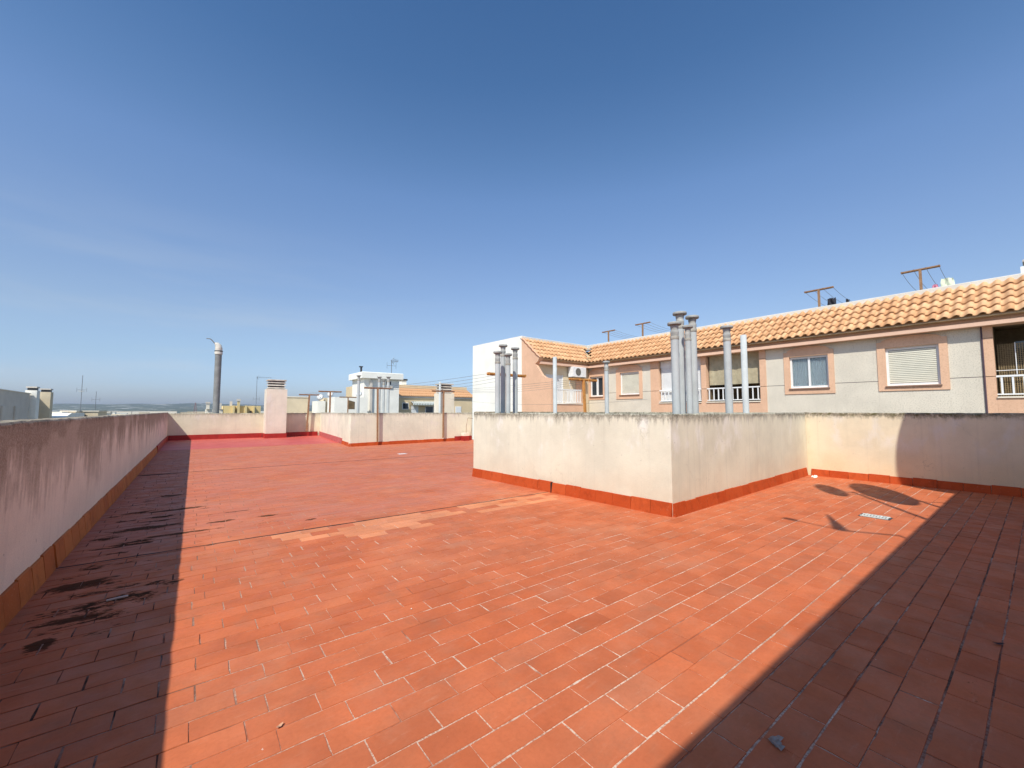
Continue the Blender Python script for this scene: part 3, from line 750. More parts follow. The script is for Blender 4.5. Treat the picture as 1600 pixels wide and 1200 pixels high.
def wire(p, q, sag, label, group, r=.0042, n=14):
    p = Vector(p); q = Vector(q); pts = []
    for i in range(n + 1):
        t = i / n; v = p.lerp(q, t); v.z -= 4 * sag * t * (1 - t); pts.append(v)
    b = MB().path(pts, r, 5); o = b.build('clothesline', WIRE, None, tuple(p)); return tag(o, label, 'clothesline', group)
for (xa, xb, ya, yb, w) in ((6.76, 6.80, 18.96, 9.0, 'left'), (10.33, 10.2, 19.18, 9.3, 'right')):
    for k in range(4):
        s_ = (-.94 + k * .627) * .63
        wire((xa + s_, ya, 2.64), (xb + s_, yb, 2.60), .05 + .05 * k, f"{('leftmost', 'second from left', 'third from left', 'rightmost')[k]} of the four clothesline wires running to the {w} orange crossbar", f'clotheslines to the {w} orange crossbar')
for k in range(4):
    s_ = (-.94 + k * .627) * .62
    wire((5.8 + s_, 28.7, 2.64), (6.3 + s_ * .9, 25.6, 2.73), .03, ('leftmost', 'second from left', 'third from left', 'rightmost')[k] + ' short wire between the two brown clothes posts in the far corner', 'wires in the far corner')
exec_marker = 0
# loose wires crossing in front of the white gable
wire((11.6, 21.0, 2.3), (12.6, 8.5, 2.0), .25, 'slack cable crossing low before the white gable wall', 'slack cables')

# ------------------------------------------------------------------ small things on the floor
dg = empty('floor_drain', (8.2, 1.63, 0), 'pale metal drain grate set in the tiles by the edge of the shadow', 'drain')
m = MB()
ang = math.atan2(1.47 - 1.79, .05)
for k in range(9):
    y_ = 1.49 + k * .035
    m.box((8.13, y_, .003), (8.30, y_ + .02, .012))
m.box((8.12, 1.48, .002), (8.145, 1.80, .014)).box((8.285, 1.48, .002), (8.31, 1.80, .014)); m.build('grate', simple('pale_drain_metal', (.62, .64, .60), .6, .3, 30, .3), dg)
MB().box((8.10, 1.455, -.002), (8.33, 1.82, .0028)).build('pit', BLACKM, dg)
dg2 = empty('floor_drain', (6.2, 14.7, 0), 'small whitish drain grate on the far tiles before the farther parapet box', 'drain')
m = MB()
for k in range(5): m.box((6.05 + k * .06, 14.6, .003), (6.085 + k * .06, 14.78, .012))
m.box((6.03, 14.58, .002), (6.35, 14.60, .011)); m.build('grate', WHITEM, dg2)
st = MB().path([(-.517, 4.888, .012), (-.45, 4.89, .016), (-.385, 4.905, .012)], .009, 6).build('stick', simple('bleached_wood', (.62, .52, .44), .8), None, (-.45, 4.89, .0))
tag(st, 'short pale stick lying on the shaded tiles by the left wall', 'stick')
def leaf(x, y, s, rot, col, label, cat='leaf', name='dry_leaf'):
    m = MB(); vs = []
    for i, (a, w) in enumerate(((-1, 0), (-.6, .3), (0, .42), (.6, .28), (1, 0), (.6, -.28), (0, -.42), (-.6, -.3))):
        X = a * s; Y = w * s
        vs.append((x + X * math.cos(rot) - Y * math.sin(rot), y + X * math.sin(rot) + Y * math.cos(rot), .006 + abs(a) * .3 * s + abs(w) * .25 * s))
    vs.append((x, y, .005))
    m.add(vs, [(i, (i + 1) % 8, 8) for i in range(8)])
    o = m.build(name, simple('leaf_' + str(round(x, 2)), col, .8), None, (x, y, .004)); return tag(o, label, cat)
leaf(.408, 2.45, .022, .6, (.55, .30, .18), 'small pale dry leaf on the sunny tiles near the bottom left')
leaf(4.42, .271, .035, 2.2, (.06, .03, .03), 'dark curled dry leaf on the shaded tiles at the far right')
leaf(1.45, 3.2, .012, 1.2, (.75, .66, .55), 'tiny pale mortar crumb lying on the sunny tiles', 'crumb', 'mortar_crumb')
m = MB()
for k in range(7):
    a_ = k * .9; x_, y_ = 2.284 + .02 * math.cos(a_) + (k - 3) * .008, .865 + .02 * math.sin(a_ * 1.7)
    m.add([(x_ - .02, y_ - .008, .004), (x_ + .018, y_ - .014, .011), (x_ + .022, y_ + .012, .006), (x_ - .012, y_ + .016, .013)], [(0, 1, 2, 3)])
tag(m.build('plastic_scrap', simple('dull_plastic', (.34, .27, .23), .6, .2, 60, .5), None, (2.284, .865, 0)), 'crumpled piece of clear plastic on the shaded tiles at the bottom', 'scrap')
m = MB()
for k in range(12):
    x_, y_ = 12.0 + random.uniform(-.16, .14), 3.48 + random.uniform(-.05, .06)
    s_ = random.uniform(.012, .035); m.add([(x_ - s_, y_ - s_ * .5, .002), (x_ + s_, y_ - s_, .002), (x_ + s_, y_ + s_, .002), (x_ - s_, y_ + s_, .002), (x_, y_, .01 + s_)], [(0, 1, 4), (1, 2, 4), (2, 3, 4), (3, 0, 4)])
tag(m.build('plaster_rubble', WHITER, None, (12.0, 3.48, 0)), 'few white plaster crumbs in the corner where the block meets the right wall', 'rubble', kind='stuff')
tag(MB().path([(-1.22, 4.6, 1.52), (-1.215, 4.66, 1.535), (-1.20, 4.72, 1.552)], [.004, .006, .003], 5).build('twig', BLACKM, None, (-1.22, 4.66, 1.51)), 'dark little twig on top of the left parapet', 'twig')

# ------------------------------------------------------------------ neighbouring L-shaped apartment building
NB = empty('apartment_building', (21, 8, -14), 'apartment building with orange clay tiled roof, salmon window frames and grey panels on the right', 'building')
XF = 20.0; ZT = 4.30; ZB = -14.0
def part(name, mb, mat, parent=NB): return mb.build(name, mat, parent)
# panels between openings; grooves at z=2.69 and z=.2
def yseg(a, b, z0, z1, x=XF, mat=PANEL, name='wall_panel'):
    part(name, MB().box((x, b, z0), (XF + .28, a, z1)), mat)
def greyseg(a, b):
    yseg(a, b, ZB, 2.68); yseg(a, b, 2.70, ZT)
    part('panel_groove', MB().box((XF + .012, b + .001, 2.6805), (XF + .27, a - .001, 2.6995)), DARKG)
for a, b in ((16.34, 15.61), (13.79, 13.25), (7.43, 6.73), (4.98, 3.68), (1.86, 1.115), (-1.9, -4.2)): greyseg(a, b)
part('downpipe', MB().tube((XF - .03, 1.095, ZB), (XF - .03, 1.095, ZT), .022, n=8), DARKG)
for a, b in ((13.249, 12.74), (10.38, 10.12), (7.689, 7.431), (1.074, .862), (-1.6, -1.899)):
    yseg(a, b, ZB, 2.68, XF - .03, PINK, 'pilaster'); yseg(a, b, 2.70, 3.92, XF - .03, PINK, 'pilaster'); yseg(a, b, 3.93, ZT, XF - .04, PINK, 'pilaster')
def window_bay(fa, fb, wa, wb, z0, z1, zs0, zs1, kind, arch=True):
    """fa>fb frame y range; wa>wb window; zs0..zs1 frame sides"""
    x0, x1 = XF - .03, XF + .28
    part('wall_panel', MB().box((XF, fb + .001, ZB), (x1, fa - .001, zs0 - .001)), PANEL)
    part('window_surround', MB().box((x0, wa, zs0), (x1, fa - .001, z1)).box((x0, fb + .001, zs0), (x1, wb, z1)).box((x0, wb + .0005, zs0), (x1, wa - .0005, z0)), PINK)
    n = 14; cy = (fa + fb) / 2; hw = (fa - fb) / 2 - .002
    poly = [(cy - hw, z1 + .001)] + [(cy + hw, z1 + .001)] + [(cy + hw, zs1)]
    if arch: poly += [(cy + hw * .86 * math.cos(math.pi * i / n), zs1 + .001 + (ZT - .02 - zs1) * math.sin(math.pi * i / n)) for i in range(n + 1)]
    poly += [(cy - hw, zs1)]
    part('window_arch', MB().prism(poly, 0, x0, x1), PINK)
    part('wall_panel', MB().box((XF + .02, fb + .002, zs1 + .001), (x1 - .002, fa - .002, ZT)), PANEL)
    part('window_sill', MB().box((x0 - .05, wb - .03, z0 - .055), (x0 - .001, wa + .03, z0 - .012)), SILL)
    fr = part('window', MB().box((XF + .07, wa - .07, z0), (XF + .16, wa - .0006, z1 - .001)).box((XF + .07, wb + .0006, z0), (XF + .16, wb + .07, z1 - .001))
              .box((XF + .072, wb + .0705, z0), (XF + .158, wa - .0705, z0 + .08)).box((XF + .072, wb + .0705, z1 - .09), (XF + .158, wa - .0705, z1 - .001)), WHITEM)
    part('room_back', MB().box((XF + .24, wb + .001, z0), (XF + .27, wa - .001, z1)), DARKIN, fr)
    if kind == 'curtain':
        ym = (wa + wb) / 2
        part('mullion', MB().box((XF + .08, ym - .035, z0 + .081), (XF + .15, ym + .035, z1 - .091)), WHITEM, fr)
        for s0, s1 in ((wb + .071, ym - .036), (ym + .036, wa - .071)):
            part('pane', MB().box((XF + .118, s0, z0 + .081), (XF + .124, s1, z1 - .091)), GLASSC, fr)
            vs = []; N = 60
            for i in range(N + 1):
                y_ = s0 + (s1 - s0) * i / N; w_ = .018 * math.sin(i * .9) + .008 * math.sin(i * 2.3); vs += [(XF + .17 + w_, y_, z0 + .05), (XF + .17 + w_ * .7, y_, z1 - .06)]
            part('curtain', MB().add(vs, [(2 * i, 2 * i + 2, 2 * i + 3, 2 * i + 1) for i in range(N)], 0, True), CURT, fr)
    elif kind == 'open':
        ym = (wa + wb) / 2
        part('mullion', MB().box((XF + .08, ym - .07, z0 + .081), (XF + .15, ym + .07, z1 - .091)), WHITEM, fr)
        for s0, s1 in ((wb + .071, ym - .071), (ym + .071, wa - .071)):
            part('pane', MB().box((XF + .118, s0, z0 + .081), (XF + .124, s1, z1 - .091)), GLASS, fr)
    else:
        m = MB(); z = z0 + .10; r_ = random.Random(int(wa * 10))
        while z < z1 - .09:
            j = r_.uniform(0, .004); m.box((XF + .085 + j, wb + .071, z), (XF + .12, wa - .071, z + .052)); z += .066
        part('shutter_slats', m, SHUT, fr)
gm_ = M('thin_window_glass'); gm_.b.inputs['Transmission Weight'].default_value = .9; GLASSC = gm_.done((.85, .92, .95), .03, spec=.7)
window_bay(17.78, 16.341, 17.66, 16.62, 2.5, 3.76, 2.30, 4.05, 'open')
window_bay(15.609, 13.791, 15.33, 14.0, 2.55, 3.86, 2.29, 4.07, 'shutter')
window_bay(6.729, 4.981, 6.52, 5.17, 2.55, 3.87, 2.30, 4.07, 'curtain')
window_bay(3.679, 1.861, 3.45, 2.07, 2.51, 3.89, 2.32, 4.12, 'shutter')
def loggia(a, b, style):
    x1 = XF + 1.5
    part('wall_panel', MB().box((XF - .03, b + .001, ZB), (XF + .28, a - .001, 2.0)), PINK)
    part('ledge', MB().box((XF - .07, b + .001, 2.001), (XF + .25, a - .001, 2.05)), CREAMR)
    part('loggia_room', MB().box((x1, b - .2, 1.9), (x1 + .1, a + .2, 4.5)).box((XF + .281, a + .0005, 1.9), (x1, a + .12, 4.5)).box((XF + .281, b - .12, 1.9), (x1, b - .0005, 4.5))
         .box((XF + .281, b, 4.31), (x1, a, 4.5)).box((XF + .281, b, 1.9), (x1, a, 2.0)), DARKIN)
    if style == 'blind':
        N = 50; vs = []
        for i in range(N + 1):
            y_ = b + .06 + (a - b - .12) * i / N; w_ = .02 * math.sin(i * .33) + .01 * math.sin(i * .9)
            vs += [(XF + .20 + w_, y_, 2.86), (XF + .17 + w_ * .5, y_, 3.35), (XF + .21 + w_, y_, 3.9), (XF + .20, y_, 4.3)]
        part('balcony_blind', MB().add(vs, [(4 * i + k, 4 * i + 4 + k, 4 * i + 5 + k, 4 * i + 1 + k) for i in range(N) for k in range(3)], 0, True), BLIND)
    if style == 'shutter':
        m = MB(); z = 2.14
        while z < 3.9: m.box((XF + .14, b + .06, z), (XF + .17, a - .06, z + .05)); z += .058
        part('shutter_slats', m, SHUTW)
        part('shutter_box', MB().box((XF + .12, b + .03, 3.92), (XF + .26, a - .03, 4.29)), SHUTW)
    if style == 'screen':
        m = MB(); y_ = b + .04
        while y_ < a - .04: m.box((XF + .55, y_, 2.05), (XF + .57, y_ + .022, 3.75)); y_ += .05
        z = 2.1
        while z < 3.75: m.box((XF + .571, b + .03, z), (XF + .58, a - .03, z + .018)); z += .06
        part('reed_screen', m, NET)
        part('window', MB().box((x1 - .03, b + .5, 2.1), (x1 - .002, a - .4, 3.9)), GLASS)
        part('curtain_rod', MB().tube((XF + .3, a - .42, 2.75), (XF + .3, a - .42, 3.75), .012, n=6).tube((XF + .3, b, 2.88), (XF + .3, a, 2.88), .012, n=6), WHITEM)
    # railing
    part('top_rail', MB().box((XF + .0, b + .002, 2.66), (XF + .06, a - .002, 2.715), bev=.01), WHITEM)
    part('bottom_rail', MB().box((XF + .005, b + .002, 2.10), (XF + .055, a - .002, 2.14)), WHITEM)
    n = int((a - b) / .21)
    bm_ = MB().box((-.02, -.022, 2.1405), (.02, .022, 2.6595)).mesh('baluster', WHITEM)
    for i in range(n):
        y_ = b + (a - b) * (i + .5) / n; link('baluster', bm_, NB, (XF + .03, y_, 0))
loggia(12.739, 10.381, 'shutter'); loggia(10.119, 7.69, 'blind'); loggia(.861, -1.599, 'screen')
# cornice, fascia, soffit, rear mass
part('cornice', MB().box((XF - .32, -4.2, ZT + .001), (XF + .28, 17.475, ZT + .125)), PINKL)
part('fascia', MB().box((XF - .14, -4.2, ZT + .126), (XF + .28, 17.655, 4.72)), PINK)
part('rear_wall', MB().box((24.0, -4.2, ZB), (24.3, 24.4, 6.1)), WHITER)
part('side_wall', MB().box((XF + .28, -4.25, ZB), (24.0, -4.201, 5.8)), WHITER)
part('roof_deck', MB().box((21.5, -4.2, 5.55), (23.99, 24.4, 5.7)), CONC)
# roof tiles
pitchw = .28
def s_tile():
    L = .50; n = 10; vs = []; prof = []
    for i in range(n + 1):
        t = i / n; prof.append((t * (pitchw + .02) - .01, .045 * math.sin(2 * math.pi * (t * .94 + .0)) + .02))
    for zoff in (0, -.022):
        for u, h in prof: vs.append((0, u, h + zoff)); vs.append((L, u, h + zoff + .0))
    N = n + 1; fs = []
    for i in range(n): fs.append((2 * i, 2 * i + 1, 2 * i + 3, 2 * i + 2)); fs.append((2 * N + 2 * i, 2 * N + 2 * i + 2, 2 * N + 2 * i + 3, 2 * N + 2 * i + 1)); fs.append((2 * i, 2 * i + 2, 2 * N + 2 * i + 2, 2 * N + 2 * i))
    return vs, fs
tv, tf = s_tile()
ex, ez, rx, rz_ = 19.52, 4.62, 21.27, 5.98
sl_ = math.hypot(rx - ex, rz_ - ez); ang = math.atan2(rz_ - ez, rx - ex)
NR = 5; step = sl_ / NR
def place(kind, row, pos, jit):
    """right wing: slope rises along +x; wing: slope rises along +y"""
    a = ang - .12
    ca, sa = math.cos(a), math.sin(a); t0 = row * step
    res = []
    for u, v, w in tv:
        s_ = u * ca - w * sa; z_ = u * sa + w * ca
        s0 = t0 * math.cos(ang); zz0 = t0 * math.sin(ang) + .045 + jit[1]
        if kind == 'A': res.append((ex + s0 + s_, pos + v + jit[0], ez + zz0 + z_))
        else: res.append((pos + pitchw - v + jit[0], 17.38 + (s0 + s_) * .95, ez + zz0 + z_))
    return res
rt = []
r5 = random.Random(9)
for row in range(NR):
    f = row / NR
    ypos = -1.3
    while ypos < 17.40 + f * 1.55 - .1: rt.append(('A', row, ypos)); ypos += pitchw
    xpos = 15.42
    while xpos < 19.50 + f * 1.7 - .1: rt.append(('B', row, xpos)); xpos += pitchw
rt.sort(key=lambda q: (q[0] == 'B', q[2]))
SM = bpy.data.meshes.new('x'); bpy.data.meshes.remove(SM)
nA_ = 0
AV = []; AF = []
TM = {}
for q in rt:
    jit = (r5.uniform(-.006, .006), r5.uniform(-.005, .005))
    if nA_ < 300 and q[0] == 'A':
        nA_ += 1
        if 'A' not in TM:
            base = place('A', 0, 0, (0, 0)); m = MB(); m.add([(x - ex, y, z - ez) for x, y, z in base], tf, 0, True); TM['A'] = m.mesh('roof_tile', RTILE)
        t0 = q[1] * step
        link('roof_tile', TM['A'], NB, (ex + t0 * math.cos(ang), q[2] + jit[0], ez + t0 * math.sin(ang) + jit[1]), (r5.uniform(-.022, .022), r5.uniform(-.012, .012), r5.uniform(-.02, .02)))
    else:
        b0 = len(AV); AV += place(q[0], q[1], q[2], jit); AF += [tuple(b0 + i for i in f) for f in tf]
me = bpy.data.meshes.new('roof_tiles'); me.from_pydata(AV, [], AF); me.materials.append(RTILE)
me.polygons.foreach_set('use_smooth', [True] * len(AF)); me.update()
org = absloc(NB); o = bpy.data.objects.new('roof_tiles', me); COL.objects.link(o); o.parent = NB; o.location = -org; o['kind'] = 'stuff'
part('roof_underlay', MB().prism([(ex + .06, ez - .04), (rx, rz_ - .06), (rx + .25, rz_ - .06), (XF + .28, 4.5), (XF - .1, ez - .05)], 1, -4.1, 17.6), TANR)
part('roof_underlay', MB().prism([(17.45, ez - .04), (19.04, rz_ - .06), (19.3, rz_ - .06), (18.1, 4.5), (17.7, ez - .05)], 0, 15.46, 20.6), TANR)
m = MB(); m.box((rx - .03, -4.2, 5.75), (rx + .24, 19.0, 6.10), bev=.02); part('ridge_coping', m, BEIGEW)
part('ridge_coping', MB().box((15.46, 19.001, 5.75), (rx + .24, 19.25, 6.10), bev=.02), BEIGEW)
# wing: gable wall (white behind, salmon in front), balcony
part('gable_wall', MB().prism([(24.5, ZB), (24.5, 6.18), (19.02, 6.12), (19.02, ZB)], 0, 15.45, 15.75), WHITER)
part('gable_wall', MB().prism([(19.019, ZB), (19.019, 6.02), (17.40, 4.66), (17.55, 4.45), (17.8, 4.3), (17.8, ZB)], 0, 15.452, 15.75), PINK)
part('balcony_side', MB().prism([(17.799, ZB), (17.799, 4.32), (17.68, 4.2), (17.2, 3.62), (16.9, 3.46), (16.45, 3.38), (16.45, ZB)], 0, 15.452, 15.62), PINK)
part('rear_wall', MB().box((15.76, 24.1, ZB), (24.3, 24.4, 6.05)), WHITER)
part('roof_deck', MB().box((15.76, 19.26, 5.75), (21.49, 24.09, 5.9)), CONC)
part('wall_panel', MB().box((15.751, 17.8, ZB), (16.28, 18.08, ZT)).box((17.72, 17.8, ZB), (19.999, 18.08, ZT)).box((16.2805, 17.8, 3.78), (17.7195, 18.08, ZT)).box((16.2805, 17.8, ZB), (17.7195, 18.08, 1.95)), BEIGER)
part('cornice', MB().box((15.62, 17.48, ZT + .001), (19.68, 18.08, ZT + .125)), PINKL)
part('fascia', MB().box((15.751, 17.66, ZT + .126), (19.86, 18.08, 4.72)), PINK)
part('balcony_wall', MB().box((15.621, 16.45, ZB), (17.95, 16.62, 1.98)).box((17.80, 16.621, ZB), (17.95, 17.799, 1.98)), PINK)
part('pilaster', MB().box((18.8, 17.74, ZB), (19.35, 17.799, ZT)), PINK)
part('balcony_floor', MB().box((15.63, 16.63, 1.80), (17.79, 17.79, 1.95)), CONC)
part('ledge', MB().box((15.63, 16.41, 1.981), (17.99, 16.63, 2.03)), WHITER)
m = MB(); z = 2.0
while z < 3.74: m.box((16.33, 17.86, z), (17.67, 17.885, z + .05)); z += .058
part('shutter_slats', m, SHUTW)
part('door_frame', MB().box((16.281, 17.82, 1.96), (16.329, 17.92, 3.78)).box((17.671, 17.82, 1.96), (17.719, 17.92, 3.78)), WHITEM)
part('top_rail', MB().box((15.63, 16.5, 2.78), (17.92, 16.55, 2.83)).box((17.87, 16.551, 2.78), (17.92, 17.79, 2.83)), WHITEM)
part('bottom_rail', MB().box((15.63, 16.505, 2.08), (17.915, 16.545, 2.11)).box((17.875, 16.551, 2.08), (17.915, 17.79, 2.11)), WHITEM)
bm_ = MB().box((-.016, -.016, 2.1105), (.016, .016, 2.7795)).mesh('baluster', WHITEM)
for i in range(17): link('baluster', bm_, NB, (15.70 + i * .135, 16.525, 0))
for i in range(8): link('baluster', bm_, NB, (17.895, 16.68 + i * .14, 0))
m = MB(); m.lathe((16.9, 17.62, 3.98), [(.02, 0), (.09, .04), (.11, .11), (.08, .18), (.02, .2)], 12); part('wall_lamp', m, WHITEM)
ac = empty('air_conditioner', (18.65, 17.5, 3.62), 'white outdoor air conditioner unit mounted on the wall above the balcony', 'air conditioner')
MB().box((18.08, 17.30, 3.68), (19.22, 17.72, 4.28), bev=.015).build('casing', WHITEM, ac)
m = MB()
for k in range(6):
    rr_ = .22 - k * .034; n = 26
    vs = []
    for r_ in (rr_, rr_ - .012):
        vs += [(18.52 + r_ * math.cos(2 * math.pi * i / n), 17.285, 3.98 + r_ * math.sin(2 * math.pi * i / n)) for i in range(n)]
    m.add(vs, [(i, (i + 1) % n, n + (i + 1) % n, n + i) for i in range(n)])
m.build('fan_grille', GREYM, ac)
m = MB(); n = 26; m.add([(18.52, 17.296, 3.98)] + [(18.52 + .235 * math.cos(2 * math.pi * i / n), 17.296, 3.98 + .235 * math.sin(2 * math.pi * i / n)) for i in range(n)], [(0, 1 + i, 1 + (i + 1) % n) for i in range(n)])
m.build('fan_opening', simple('ac_fan_shade', (.26, .24, .18), .7), ac)
MB().box((18.15, 17.36, 3.63), (18.19, 17.79, 3.678)).box((19.1, 17.36, 3.63), (19.14, 17.79, 3.678)).build('bracket', GREYM, ac)
MB().path([(18.3, 17.73, 3.62), (18.2, 17.76, 3.3), (18.35, 17.76, 2.9), (18.4, 17.76, 2.2)], .02, 6).build('hose', WHITEM, ac)
# clothes posts on the neighbour's roof
NG = 'clothes posts on the neighbouring roof'
for (yy_, h_, half, lb) in ((18.16, 7.15, .55, 'farthest and smallest rusty clothes post on the neighbouring tiled roof'), (15.42, 7.22, .55, 'second farthest rusty clothes post on the neighbouring tiled roof'),
                            (6.04, 7.20, .56, 'rusty clothes post with dark laundry on the neighbouring roof'), (2.70, 7.22, .56, 'nearest rusty clothes post on the neighbouring roof, with pale laundry')):
    clothes_post(22.5, yy_, 5.7, h_ - .05, half, lb, axis=1, group=NG, r=.04)
    for k in range(4):
        s_ = (-.94 + k * .627) * half
        wire((22.5, yy_ + s_, h_ - .03), (26.5, yy_ + s_ * 1.0, h_ - .15), .12, ('nearest', 'second nearest', 'third nearest', 'farthest')[k] + ' of four lines on the ' + {18.16: 'farthest small post', 15.42: 'second farthest post', 6.04: 'post with dark laundry', 2.7: 'post with pale laundry'}[yy_] + ' of the neighbouring roof', 'clotheslines on the neighbouring roof', r=.007, n=8)
def cloth(x, y, z, w, h, col, label):
    N = 8; vs = []; r_ = random.Random(int(y * 100))
    for i in range(N + 1):
        for k in range(5):
            s_ = 1 + .25 * k / 4
            vs.append((x + .05 * math.sin(i * 1.3 + k), y + (i / N - .5) * w * s_ + r_.uniform(-.02, .02), z - h * k / 4 + r_.uniform(-.03, .03)))
    for v in list(vs): vs.append((v[0] + .012, v[1], v[2]))
    nn = (N + 1) * 5
    fs = [(i * 5 + k, i * 5 + 5 + k, i * 5 + 6 + k, i * 5 + 1 + k) for i in range(N) for k in range(4)]
    fs += [tuple(nn + q for q in reversed(f)) for f in list(fs)]
    o = MB().add(vs, fs, 0, True).build('laundry', simple('laundry_' + str(round(y, 1)), col, .9), None, (x, y, z)); tag(o, label, 'laundry')
cloth(24.6, 2.17, 7.12, .36, .55, (.70, .74, .55), 'pale green cloth pegged on the line behind the neighbouring roof ridge')
cloth(24.6, 2.52, 6.95, .15, .40, (.60, .22, .30), 'small pink cloth hanging on the line behind the neighbouring roof ridge')
cloth(23.6, 5.85, 6.92, .28, .38, (.03, .03, .04), 'dark cloth on the line beside the second clothes post of the neighbouring roof')
cloth(24.8, 5.52, 7.0, .12, .3, (.05, .05, .06), 'tiny dark cloth farther along the line on the neighbouring roof')
louvre_chimney(23.2, 24.2, -.95, .24, 6.75, 'dark capped chimney on the neighbouring roof cut by the right edge', WHITER, base=False, n=1, z0=5.7)

# ------------------------------------------------------------------ other buildings around
def win(parent, x0, x1, y, z0, z1, kind='shutter'):
    f = MB().box((x0, y - .04, z0), (x1, y + .02, z1)).build('window', WHITEM, parent)
    MB().box((x0 + .06, y - .05, z0 + .06), (x1 - .06, y - .041, z1 - .06)).build('pane' if kind != 'shutter' else 'shutter', GLASS if kind != 'shutter' else SHUTW, f)
TB = empty('apartment_building', (20, 44, -14), 'tan apartment building with clay tiled eave and striped awning beyond the far parapet box', 'building')
MB().box((14.0, 40.66, ZB), (25.6, 50, 2.95)).build('wall', TANR, TB)
MB().box((13.9, 40.55, 2.951), (25.8, 41.6, 3.15)).build('soffit', GREYR, TB)
MB().prism([(40.45, 3.18), (42.6, 4.20), (42.6, 3.151), (40.5, 3.151)], 0, 13.8, 25.9).build('roof_slope', RTILE, TB)
MB().box((13.9, 42.61, 3.151), (25.8, 49.5, 4.35)).build('upper_wall', TANR, TB)
MB().box((13.85, 42.3, 3.95), (25.85, 42.6, 4.42)).build('roof_band', TANR, TB)
m = MB()
for row in range(3):
    x_ = 13.8
    while x_ < 25.7:
        y0_ = 40.45 + row * .55; z0_ = 3.20 + row * .26
        m.lathe((0, 0, 0), [(.085, 0), (.07, 1)], 6)
        nn = 12; 
        for q in range(len(m.v) - nn, len(m.v)):
            v = m.v[q]; m.v[q] = (x_ + .1 + v[0], y0_ + v[2] * .60, z0_ + v[1] + v[2] * .28)
        x_ += .24
o = m.build('roof_tiles', RTILE, TB); o['kind'] = 'stuff'
for x0_, x1_, z0_, z1_, k_ in ((17.05, 17.75, 1.75, 2.45, 'g'), (18.05, 18.85, .9, 2.15, 's'), (19.65, 20.6, .9, 2.1, 'g'), (23.35, 24.1, 1.2, 2.1, 's')):
    win(TB, x0_, x1_, 40.65, z0_, z1_, 'shutter' if k_ == 's' else 'glass')
aw = MB(); strp = []
n = 34
for i in range(n):
    xa_, xb_ = 17.95 + i * 3.1 / n, 17.95 + (i + 1) * 3.1 / n
    aw.add([(xa_, 40.62, 2.62), (xb_, 40.62, 2.62), (xb_, 39.95, 2.38), (xa_, 39.95, 2.38)], [(0, 1, 2, 3)], i % 2)
    aw.add([(xa_, 39.95, 2.38), (xb_, 39.95, 2.38), (xb_, 39.95, 2.20 - (.03 if i % 2 else 0)), (xa_, 39.95, 2.20 - (.03 if i % 2 else 0))], [(0, 1, 2, 3)], i % 2)
aw.build('awning', [SHUTW, simple('awning_green', (.22, .27, .20), .8)], TB)
ch = empty('chimney', (20.3, 46, 4.35), 'small white chimney with black cap on the tan building', 'chimney')
MB().box((18.75, 45, 4.351), (19.35, 45.6, 5.1)).build('shaft', WHITER, ch); MB().box((18.65, 44.9, 5.101), (19.45, 45.7, 5.28)).tube((18.9, 45.2, 5.27), (18.9, 45.2, 5.6), .07, n=8).build('cap_slab', BLACKM, ch)
TW = empty('stair_tower', (14, 39, -14), 'white stair tower with a flat overhanging slab rising behind the slim pipes', 'building')
MB().box((12.05, 37.4, ZB), (15.35, 40.9, 4.55)).build('wall', WHITER, TW)
MB().box((11.75, 37.0, 4.551), (15.6, 41.1, 5.12), bev=.05).build('roof_slab', WHITER, TW)
MB().box((14.1, 37.37, 4.05), (14.55, 37.399, 4.35)).build('vent_opening', BLACKM, TW)
for k in range(3): MB().box((14.1 + k * .2, 37.3, 3.72), (14.28 + k * .2, 37.399, 3.95)).build('vent_block', GREYR, TW)
MB().box((12.55, 37.2, ZB), (12.75, 37.39, 4.4)).build('downpipe', GREYR, TW)
WB = empty('low_block', (11, 35, -14), 'low white rooftop block left of the white stair tower', 'building')
MB().box((8.95, 35.0, ZB), (11.6, 37.2, 2.72)).build('wall', WHITER, WB)
MB().prism([(10.0, 1.75), (10.55, 1.75), (10.55, 2.35), (10.0, 2.5)], 1, 34.985, 34.999).build('opening', DARKIN, WB)
BB = empty('low_block', (9, 38, -14), 'square beige rooftop block behind the brown clothes post', 'building')
MB().box((9.0, 38.6, ZB), (10.25, 40.5, 2.75)).build('wall', BEIGER, BB); MB().box((8.35, 38.0, ZB), (8.98, 40.0, 2.45)).build('side_wall', WHITER, BB)
BC = empty('low_block', (7, 40, -14), 'wide beige rooftop block right of the louvred chimney', 'building')
MB().box((5.6, 40.0, ZB), (8.1, 43.0, 2.78)).build('wall', BEIGER, BC); MB().box((5.55, 39.95, 2.781), (8.15, 43.05, 2.86)).build('coping', CREAMR, BC)
def far_dish(x, y, z, r, label):
    t = empty('satellite_dish', (x, y, z), label, 'satellite dish')
    m = MB(); n = 14; N = Vector((-.5, -.75, .4)).normalized(); a = N.orthogonal().normalized(); b_ = N.cross(a); c = Vector((x, y, z + .35))
    vs = [c - N * .06] + [c + a * r * math.cos(2 * math.pi * i / n) + b_ * r * math.sin(2 * math.pi * i / n) for i in range(n)] + [c - N * .10]
    m.add(vs, [(0, 1 + i, 1 + (i + 1) % n) for i in range(n)] + [(n + 1, 1 + (i + 1) % n, 1 + i) for i in range(n)], 0, True); m.build('reflector', WHITEM, t)
    MB().tube((x, y, z), (x, y, z + .4), .025, n=6).build('mast', GREYM, t)
far_dish(11.3, 36.4, 2.72, .27, 'white satellite dish on the low block at the foot of the stair tower')
far_dish(9.6, 39.0, 2.75, .28, 'small white satellite dish on the square beige block')
far_dish(8.6, 38.3, 2.45, .30, 'small white satellite dish between the two beige rooftop blocks')
